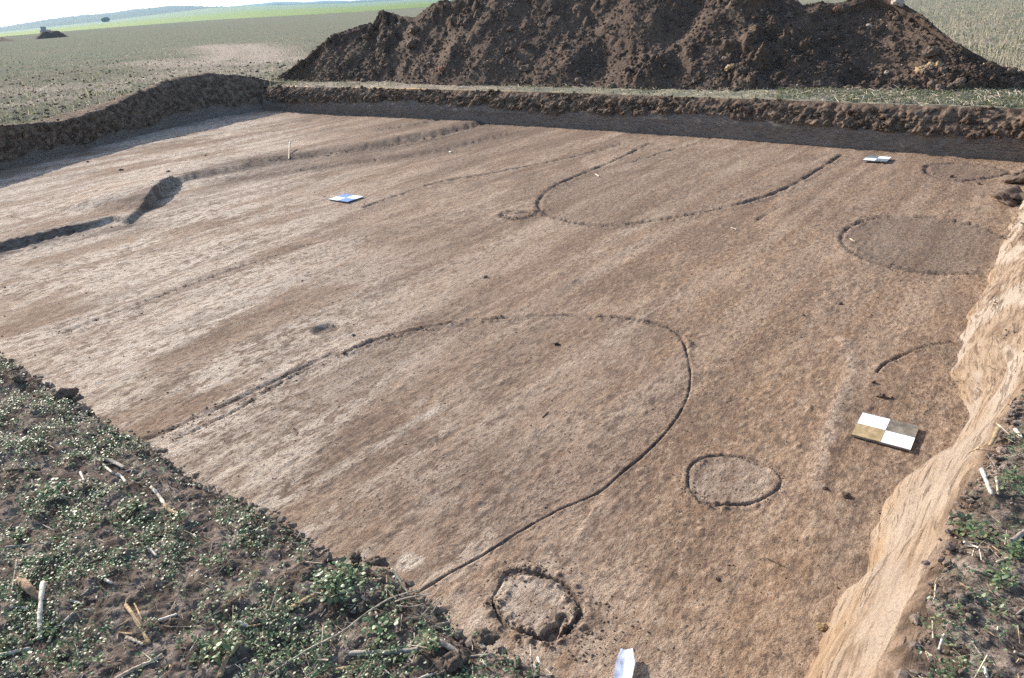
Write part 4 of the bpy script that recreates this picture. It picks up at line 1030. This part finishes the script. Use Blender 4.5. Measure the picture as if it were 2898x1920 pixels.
S([(680, 1814), (662, 1838), (643, 1858), (632, 1885), (622, 1915)], 21, 'straw_tan', 'curved brown husk tapering upward at the bottom of the left block', 'corn_husk', 'husk', flat=.6)
S([(745, 1923), (820, 1887), (883, 1854), (930, 1831), (972, 1808), (1031, 1762), (1064, 1739), (1112, 1704), (1180, 1671)], 6, 'straw', 'very long curved twig running from the bottom edge up to the trench edge', 'twig', 'twig', lifts=[0, .02, .03, .03, .03, .03, .03, .02, .0])
S([(985, 1850), (1050, 1849), (1110, 1846), (1190, 1838)], 17, 'straw_grey', 'thick grey weathered stalk lying level near the bottom with a dark shadow')
S([(1244, 1815), (1275, 1834), (1305, 1855)], 18, 'straw_grey', 'broad grey stalk slanting down by the trench corner')
S([(1280, 1863), (1330, 1858), (1396, 1851)], 7, 'straw', 'level thin pale stem under the broad grey slanting stalk')
S([(1356, 1812), (1364, 1822), (1373, 1833)], 10, 'straw_white', 'short bright white stub at the near trench edge by the ring')
S([(1111, 1628), (1134, 1655), (1159, 1685)], 6, 'straw', 'thin stem leaning over the trench edge at the end of the scored line', 'straw', 'straw', lifts=[.03, .02, 0])
S([(1024, 1687), (1045, 1712), (1068, 1739)], 8, 'straw', 'straight pale stem meeting the very long twig')
S([(1503, 1850), (1506, 1885), (1511, 1925)], 6, 'straw', 'thin upright straw at the bottom, left of the white paper', 'straw', 'straw', lifts=[.04, .02, 0])
S([(1522, 1861), (1525, 1871), (1530, 1883)], 9, 'straw_white', 'tiny white stub near the thin upright straw at the bottom')
S([(1015, 1923), (1038, 1900), (1062, 1876)], 8, 'straw', 'slanting pale stem at the bottom below the thick grey stalk')
S([(1185, 1923), (1205, 1914), (1226, 1908)], 9, 'straw_white', 'pale stub cut by the bottom edge of the picture')
S([(1361, 1868), (1369, 1876), (1378, 1886)], 8, 'straw_white', 'small white piece under the level thin stem at the corner')
S([(932, 1899), (970, 1892), (1010, 1886)], 13, 'straw_tan', 'tan husk piece near the bottom under the thick grey stalk', 'corn_husk', 'husk', flat=.5)
S([(912, 1769), (925, 1792), (940, 1820)], 4, 'straw', 'thin straw crossing above the very long twig', 'straw', 'straw')
S([(921, 1795), (914, 1834), (906, 1873)], 4, 'straw', 'thin upright straw crossing the very long twig', 'straw', 'straw', lifts=[.04, .02, 0])
S([(1120, 1716), (1160, 1710), (1222, 1694)], 4, 'straw', 'curved grass stem at the trench edge beside the long twig end', 'straw', 'straw', lifts=[.02, .03, .02])
S([(1125, 1727), (1160, 1730), (1200, 1718)], 4, 'straw', 'lower curved grass stem at the trench edge beside the long twig end', 'straw', 'straw', lifts=[.02, .02, .01])
# right block
S([(2727, 1534), (2748, 1543), (2770, 1551)], 7, 'straw_white', 'white straw at the edge of the right block, upper half')
S([(2858, 1536), (2880, 1520), (2905, 1500)], 17, 'straw_grey', 'thick grey white stalk leaving the frame on the right')
S([(2733, 1604), (2776, 1618), (2822, 1635)], 8, 'straw_grey', 'long grey stem sloping right in the right block')
S([(2821, 1592), (2840, 1585), (2858, 1577)], 8, 'straw', 'short pale stem above the long grey one in the right block')
S([(2672, 1796), (2665, 1815), (2657, 1839)], 10, 'straw_white', 'white stub at the right wall edge near the bottom')
S([(2784, 1884), (2789, 1900), (2795, 1925)], 13, 'straw_white', 'white stub cut by the bottom edge in the right block')
S([(2770, 1684), (2795, 1702), (2821, 1723)], 8, 'straw_grey', 'grey stem by weeds in the middle of the right block')
S([(2877, 1740), (2888, 1731), (2905, 1718)], 7, 'straw_grey', 'short grey stem at the right picture edge')
S([(2648, 1654), (2646, 1682), (2644, 1710)], 5, 'straw', 'thin upright straw along the edge of the right wall', 'straw', 'straw')
S([(2870, 1845), (2884, 1851), (2905, 1857)], 8, 'straw', 'pale stem low at the right picture edge')
S([(2774, 1346), (2788, 1372), (2808, 1400)], 14, 'straw_white', 'broken white stem, left half of a split pair at the top of the right block', lifts=[.03, .02, 0])
S([(2815, 1368), (2820, 1384), (2824, 1400)], 9, 'straw', 'short right half of the split white stem pair', lifts=[.03, .02, 0])
S([(2820, 1198), (2838, 1214), (2860, 1233)], 6, 'straw', 'pale straw by the yellow leaf at the top of the right block', 'straw', 'straw')
S([(2873, 1216), (2882, 1226), (2892, 1239)], 11, 'straw_white', 'white stub at the very top of the right block')
S([(2827, 1210), (2815, 1236), (2802, 1260)], 13, 'straw_tan', 'dry yellow leaf hanging on the rim of the right wall', 'corn_husk', 'husk', flat=.4)
def wz(p): return np.array([-.42, -.28, -.12])
S([(2635, 1329), (2710, 1311), (2785, 1286)], 4, 'straw_tan', 'thin root lying across the pale right wall', 'root', 'root', z=lambda p: np.array([-.50, -.30, -.04]), lifts=[.03, .04, .05])
# in the trench
fzz = lambda p: floor_z(p)
S([(824, 424), (821, 437), (818, 452)], 6, 'straw', 'split pale stalk stuck upright in the raised left floor', 'corn_stalk', 'stalk', z=fzz, lifts=[.14, .07, 0])
S([(1048, 369), (1060, 368), (1074, 371)], 5, 'straw_white', 'white chip on the floor at the left end of a dark furrow', 'straw', 'straw', z=fzz)
S([(1272, 430), (1276, 431), (1281, 432)], 6, 'straw_white', 'white speck on the floor below the dark furrows', 'straw', 'straw', z=fzz)
S([(2070, 645), (2076, 647), (2084, 650)], 5, 'straw_white', 'white chip on the open floor left of the right oval', 'straw', 'straw', z=fzz)
S([(675, 801), (700, 807), (728, 816)], 4, 'straw', 'thin pale straw on the open left floor', 'straw', 'straw', z=fzz)
S([(2406, 676), (2412, 680), (2420, 684)], 6, 'straw', 'pale chip inside the left end of the right oval', 'straw', 'straw', z=fzz)
S([(1685, 493), (1690, 496), (1695, 500)], 5, 'straw_white', 'pale chip on the upper oval outline', 'straw', 'straw', z=fzz)
S([(1535, 1182), (1545, 1172), (1552, 1165)], 5, 'straw_dark', 'dark twig on the floor inside the largest outline', 'twig', 'twig', z=fzz)
S([(2390, 1143), (2405, 1150), (2420, 1157)], 6, 'straw_dark', 'dark twig on the floor above the near target board', 'twig', 'twig', z=fzz)
S([(2170, 1580), (2195, 1592), (2222, 1604)], 5, 'straw_dark', 'dark twig on the orange floor near the right wall foot', 'twig', 'twig', z=fzz)

# clods on the floor and along the edges
for px, py, s, mt, lb in (
    (2490, 1122, .045, 'clod', 'dark clod with crumbs just above the near target board'),
    (2518, 1126, .030, 'clod_tan', 'tan lump right beside the dark clod above the near board'),
    (2470, 1085, .030, 'clod', 'small dark clod at the lower end of the curved scratch'),
    (1373, 785, .045, 'clod', 'dark clod alone on the middle of the floor'),
    (2378, 860, .035, 'clod', 'dark clod on the floor left of the pale right wall'),
    (2272, 893, .025, 'clod', 'small dark clod on the open right floor'),
    (1575, 975, .040, 'clod', 'dark clod inside the top of the largest outline'),
    (2395, 1405, .045, 'clod', 'grey lump of soil right of the oval ring'),
    (2335, 1385, .020, 'clod', 'small grey lump between the ring and the right wall'),
    (2030, 1640, .022, 'clod', 'dark clod on the bare orange floor'),
    (2325, 1780, .040, 'clod_tan', 'tan stone at the foot of the right wall near the bottom'),
    (2690, 500, .05, 'clod', 'small dark clod under the upper right oval'),
    (2770, 521, .05, 'clod', 'dark clod right of the one under the upper right oval'),
    (2840, 575, .14, 'clod', 'lump of fallen soil by the right wall in the far corner'),
    (2870, 570, .18, 'clod', 'larger fallen soil lump at the right picture edge'),
    (2885, 515, .20, 'clod', 'dark fallen block at the right picture edge above the others'),
    (345, 490, .06, 'clod', 'dark clod on the raised left floor left of the cut'),
    (250, 465, .05, 'clod', 'dark clod at the shadow edge of the left wall'),
    (583, 449, .05, 'clod', 'dark clod on the raised floor right of the cut'),
    (480, 500, .06, 'clod', 'clod on the top edge of the sharp cut'),
    (1330, 427, .03, 'clod', 'small clod on the far middle floor'),
    (975, 1003, .03, 'clod', 'clod at the start of the outline crumbs on the left'),
    (1000, 950, .03, 'clod', 'clod above the left outline crumbs')):
    p = at([(px, py)], ZF)[0, :2]; k_ = 1.0 if s > .1 else .58; clod((*p, float(floor_z(p)[0]) + s * .3 * k_), s * k_, lb, mt, None, .7)
for px, py, s, lb in ((190, 1122, .075, 'large dark clod overhanging the near left trench edge'), (215, 1128, .05, 'dark clod at the tip of the overhanging lump'), (60, 1090, .06, 'dark clod on the near left edge, left of the overhang'),
                      (395, 1285, .04, 'small clod on the near left edge among weeds'), (1070, 1600, .055, 'dark clod on the trench edge near the pale yellow spot'),
                      (1010, 1590, .045, 'dark clod just left of the one by the yellow spot'), (1375, 1800, .05, 'dark clod at the trench edge by the near ring'), (250, 1385, .05, 'flat dark clod over the level grey stalk'),
                      (870, 1640, .05, 'dark shaded clod between weeds left of the big weed clump'), (1290, 1870, .07, 'large shaded clod under the level thin stem')):
    p = at([(px, py)], .0)[0]; clod((p[0], p[1], float(field_relief(p[None, :2])[0]) + s * .15), s * .62, lb, 'clod', None, .8)
# crumbs: along the scored lines
cp_, cs_ = [], []
for nm, (L, w_, d_, cl) in groove.items():
    if cl < .25: continue
    n_ = int(560 * cl); i = rng.integers(0, len(L), n_); q = L[i] + rng.normal(size=(n_, 2)) * (2.4 * w_ + .006) * rng.random((n_, 1)) ** .5
    if nm == 'near_ring': q = np.vstack([q, np.asarray(at([(1650, 1790)], ZF))[0, :2] + rng.normal(size=(380, 2)) * (.11, .09), at([(1500, 1610)], ZF)[0, :2] + rng.normal(size=(120, 2)) * (.08, .04)])
    cp_.append(q); cs_.append((.10 + .55 * rng.random(len(q)) ** 4) * (.010 + w_ * .5))
n_ = 2600
q = at(np.column_stack([rng.uniform(0, 2898, n_), rng.uniform(420, 1920, n_)]), ZF)[:, :2]; cp_.append(q); cs_.append((.0014 + .0045 * rng.random(n_) ** 3) * (1 + .14 * np.hypot(q[:, 0], q[:, 1])))
cp_ = np.vstack(cp_); cs_ = np.concatenate(cs_); m = signed(cp_, RIM) > .1; cp_, cs_ = cp_[m], cs_[m]
scatter('floor_crumbs', np.column_stack([cp_, floor_z(cp_) + cs_ * .3]), cs_, FLAT, MAT['crumb'])

# ---------------------------------------------------------------- near field litter, weeds, crumbs
def near_points(n, rmax=6.5):
    out = []
    while sum(len(o) for o in out) < n:
        p = np.column_stack([rng.uniform(-6.5, 5.2, n * 2), rng.uniform(.3, 7.0, n * 2)])
        d = np.column_stack([p, np.full(len(p), -CAM_H)]); zc = d @ fwd
        u = (d @ rgt) / zc * F + PW / 2; v = PH / 2 - (d @ upv) / zc * F
        m = (zc > 0) & (u > -1100) & (u < 4200) & (v < 2500)
        p = p[m]; p = p[signed(p, RIM) < -.015]; out.append(p)
    return np.vstack(out)[:n]
p = near_points(15000); s_ = (.0020 + .008 * rng.random(15000) ** 3)
# more lumps at the broken edge
e = resample(np.vstack([near_rim, [near_corner], right_rim]), 1800) + rng.normal(size=(1800, 2)) * .045
es = .003 + .017 * rng.random(1800) ** 3
ee = signed(e, RIM) < .006
p = np.vstack([p, e[ee]]); s_ = np.r_[s_, es[ee]]
scatter('soil_crumbs', np.column_stack([p, field_relief(p) + s_ * .2 - .02 * (np.r_[np.zeros(15000), np.ones(ee.sum())])]), s_, SMALL, MAT['field_crumb'], False)
# straw litter
def straws(name, p, z, ln, rad, mat):
    n = len(p); a = rng.uniform(0, 6.283, n); t = rng.normal(size=n) * .18
    d = np.stack([np.cos(a) * np.cos(t), np.sin(a) * np.cos(t), np.sin(t)], 1) * ln[:, None] / 2
    sd = np.stack([-np.sin(a), np.cos(a), np.zeros(n)], 1) * rad[:, None]; up_ = np.array([0, 0, 1]) * rad[:, None] * .8
    c = np.column_stack([p, z + rad + np.abs(d[:, 2])])
    V = np.stack([c - d + sd, c - d + up_, c - d - sd, c + d + sd * .8, c + d + up_ * .8, c + d - sd * .8], 1).reshape(-1, 3)
    f = np.array([(0, 1, 4), (0, 4, 3), (1, 2, 5), (1, 5, 4), (2, 0, 3), (2, 3, 5), (0, 2, 1), (3, 4, 5)])
    return tag(obj(name, mesh(name, V, (f[None] + (np.arange(n) * 6)[:, None, None]).reshape(-1, 3), mat, False)), kind='stuff')
p = near_points(5290); straws('straw_litter', p, field_relief(p), .010 + .08 * rng.random(5290) ** 2, rng.uniform(.0006, .0022, 5290), MAT['straw'])
p = near_points(965); straws('stalk_litter', p, field_relief(p), .02 + .07 * rng.random(965) ** 2, rng.uniform(.0016, .0036, 965), MAT['straw'])
p = near_points(2070); straws('bark_litter', p, field_relief(p), rng.uniform(.01, .04, 2070), rng.uniform(.001, .003, 2070), MAT['straw_tan'])
p = near_points(1150); straws('bleached_litter', p, field_relief(p), rng.uniform(.008, .03, 1150), rng.uniform(.001, .003, 1150), MAT['straw_white'])
# weeds
def leaves(name, c, size, tint, mat, tilt=.45):
    n = len(c); a = rng.uniform(0, 6.283, n); t = rng.normal(size=n) * tilt
    d = np.stack([np.cos(a) * np.cos(t), np.sin(a) * np.cos(t), np.sin(t)], 1); sd = np.stack([-np.sin(a), np.cos(a), rng.normal(size=n) * .4], 1)
    L_ = size[:, None]; w_ = L_ * rng.uniform(.28, .42, n)[:, None]; fold = np.array([0, 0, 1.0]) * w_ * .35
    V = np.stack([c - d * L_ * .5, c - d * L_ * .12 + sd * w_ + fold, c + d * L_ * .3 + sd * w_ * .8 + fold, c + d * L_ * .5, c + d * L_ * .3 - sd * w_ * .8 + fold, c - d * L_ * .12 - sd * w_ + fold], 1).reshape(-1, 3)
    f = np.array([(0, 1, 5), (1, 2, 4), (1, 4, 5), (2, 3, 4)])
    T = np.repeat(tint, 6); return tag(obj(name, mesh(name, V, (f[None] + (np.arange(n) * 6)[:, None, None]).reshape(-1, 3), mat, True, {'tint': np.stack([T, T, T], 1)})), kind='stuff')
p = near_points(60000)
dens = (.10 + .75 * sstep(.41, .58, fbm(p[:, 0] * 3.6, p[:, 1] * 3.6, 4, 500, .6))) * sstep(.36, .58, fbm(p[:, 0] * 8, p[:, 1] * 8, 3, 505, .6))
edge_d = -signed(p, RIM)
dens *= sstep(.02, .12, edge_d) * np.where(p[:, 0] > .6, .8, 1)
p = p[rng.random(len(p)) < np.minimum(dens * 1.35 + .05, .8)]
k = rng.integers(4, 9, len(p)); idx = np.repeat(np.arange(len(p)), k)
base = p[idx] + rng.normal(size=(len(idx), 2)) * .011
hgt = field_relief(base) + rng.uniform(.004, .028, len(idx))
tint = np.clip(.15 + .75 * rng.random(len(p))[idx] + rng.normal(size=len(idx)) * .15, 0, 1)
leaves('weeds', np.column_stack([base, hgt]), rng.uniform(.006, .0145, len(idx)), tint, MAT['leaf'])
p = near_points(12000); p = p[fbm(p[:, 0] * 3.1, p[:, 1] * 3.1, 3, 540) > .50]
GB = p
# a few weed plants big enough to tell apart
def weed(px, py, n, spread, label):
    g0 = at([(px, py)], .02)[0]; g0[2] = field_relief(g0[None, :2])[0]
    root = bpy.data.objects.new('weed_plant', None); COL.objects.link(root); root.location = g0; tag(root, label, 'weed')
    q = np.clip(rng.normal(size=(n, 3)), -1.7, 1.7) * (spread, spread, .012) + (0, 0, .025); q[:, 2] = np.abs(q[:, 2])
    o = leaves('foliage', q, rng.uniform(.012, .024, n), np.clip(rng.normal(size=n) * .2 + .7, 0, 1), MAT['leaf']); del o['kind']; o.parent = root
    st = []
    Vs, Fs, off = [], [], 0
    for i in range(0, n, 4):
        v, f = tube(np.array([(0, 0, 0), q[i] * .5 + (0, 0, .005), q[i]]), .0009, 4, i); Vs.append(v); Fs.append(f + off); off += len(v)
    obj('stem', mesh('stem', np.vstack(Vs), np.vstack(Fs), MAT['leaf'], True, {'tint': np.full((off, 3), .6)}), root)
for a in ((960, 1655, 170, .05, 'largest leafy green weed clump by the trench edge beside the rolled husk'), (1075, 1775, 60, .03, 'bright green weed beside the very long twig'), (615, 1840, 80, .032, 'bright green weed clump right of the short upright white stub'),
          (1210, 1812, 40, .022, 'small bright green weed above the broad grey slanting stalk'), (505, 1458, 30, .018, 'light green weed shoot at the dark stump of the thick bleached stalk'), (380, 1430, 60, .035, 'bright green weed patch left of the thick bleached stalk'),
          (45, 1515, 30, .015, 'round yellow green weed at the left edge'), (212, 1452, 30, .015, 'small round yellow green weed above bare earth'), (2830, 1645, 50, .025, 'bright green weed in the middle of the right block'),
          (2745, 1490, 60, .035, 'green weed near the upper edge of the right block'), (2870, 1560, 60, .035, 'dark green weed under the thick grey white stalk'), (120, 1390, 90, .045, 'green weed patch under the white straw at the left')):
    weed(*a)

# ---------------------------------------------------------------- crop blades and stubble out in the field
def blades(name, p, z, h, tint, wid, lean=.35):
    n = len(p); a = rng.uniform(0, 6.283, n); ln = rng.normal(size=(n, 2)) * lean
    sd = np.stack([np.cos(a), np.sin(a), np.zeros(n)], 1) * wid[:, None]
    b = np.column_stack([p, z - .01]); m_ = b + np.column_stack([ln * h[:, None] * .35, h * .6]); t = b + np.column_stack([ln * h[:, None], h])
    V = np.stack([b - sd, b + sd, m_ + sd * .8, m_ - sd * .8, t], 1).reshape(-1, 3)
    f = np.array([(0, 1, 2), (0, 2, 3), (3, 2, 4)]); T = np.repeat(tint, 5)
    return tag(obj(name, mesh(name, V, (f[None] + (np.arange(n) * 5)[:, None, None]).reshape(-1, 3), MAT['blade'], False, {'tint': np.stack([T, T, T], 1)})), kind='stuff')
blades('grass_blades', GB, field_relief(GB), rng.uniform(.015, .06, len(GB)), np.clip(rng.normal(size=len(GB)) * .3 + .45, 0, 1), rng.uniform(.0006, .0016, len(GB)), .9)
def field_points(n, y0, y1, x0=0, x1=2898):
    pp = np.column_stack([rng.uniform(x0, x1, n), rng.uniform(y0, y1, n)])
    hz = (pp[:, 0] - PW / 2) * -.0664 - 15
    q = at(pp[pp[:, 1] > hz + 14], 0.0)[:, :2]
    dh = np.full(len(q), 1.0)
    return q[(signed(q, RIM) < -.1)]
p = np.vstack([field_points(26000, 60, 360, 0, 1000), field_points(22000, -60, 330, 2200, 2898), field_points(7000, 225, 320, 800, 2898)])
r_ = np.hypot(p[:, 0], p[:, 1]); cov = field_cover(p)
m = rng.random(len(p)) < (.25 + .9 * sstep(.35, .6, fbm(p[:, 0] * 1.2, p[:, 1] * 1.2, 4, 520))) * (1 - cov[:, 1] * .8)
# leave the heap and the bank free
hp = np.vstack([FT[:, :2], (CR[:, :2] + dirv * (w * 1.0)[:, None])[::-1]])
m &= ~inside(p, hp)
p = p[m]; r_ = r_[m]
tint = np.clip(.12 + .42 * rng.random(len(p)), 0, 1)
blades('young_crop', p, field_relief(p), rng.uniform(.03, .08, len(p)), tint, rng.uniform(.004, .010, len(p)) * (1 + .03 * r_))
p = np.vstack([field_points(2600, 70, 350, 0, 950), field_points(6500, -60, 320, 2300, 2898), field_points(1800, 225, 320, 800, 2898)]); p = p[~inside(p, hp)]
straws('stubble_litter', p, field_relief(p), rng.uniform(.05, .22, len(p)), rng.uniform(.003, .008, len(p)), MAT['straw'])
p = np.vstack([field_points(700, 90, 330, 0, 900), field_points(2600, -60, 220, 2450, 2898)]); p = p[~inside(p, hp)]
blades('stubble', p, field_relief(p), rng.uniform(.10, .26, len(p)), np.full(len(p), 1.0), rng.uniform(.004, .008, len(p)), .2)
# clods beyond the left side and on the bank
p = field_points(2200, 170, 350, 0, 820); sz_ = .010 + .05 * rng.random(len(p)) ** 3
scatter('field_clods', np.column_stack([p, field_relief(p)]), sz_, SMALL, MAT['topsoil'], False)

# ---------------------------------------------------------------- air
hz = NT('haze_air')
for nd in list(hz.t.nodes):
    if nd.type not in ('OUTPUT_MATERIAL',): hz.t.nodes.remove(nd)
pv = hz.t.nodes.new('ShaderNodeVolumePrincipled'); pv.inputs['Color'].default_value = (.45, .72, 1.0, 1)
pv.inputs['Density'].default_value = .00017; pv.inputs['Anisotropy'].default_value = 0.0
hz.t.links.new(pv.outputs[0], [n for n in hz.t.nodes if n.type == 'OUTPUT_MATERIAL'][0].inputs['Volume'])
hb = obj('haze', boxmesh('haze', (0, 0, 35), (19000, 19000, 100), hz.m)); tag(hb, kind='stuff')
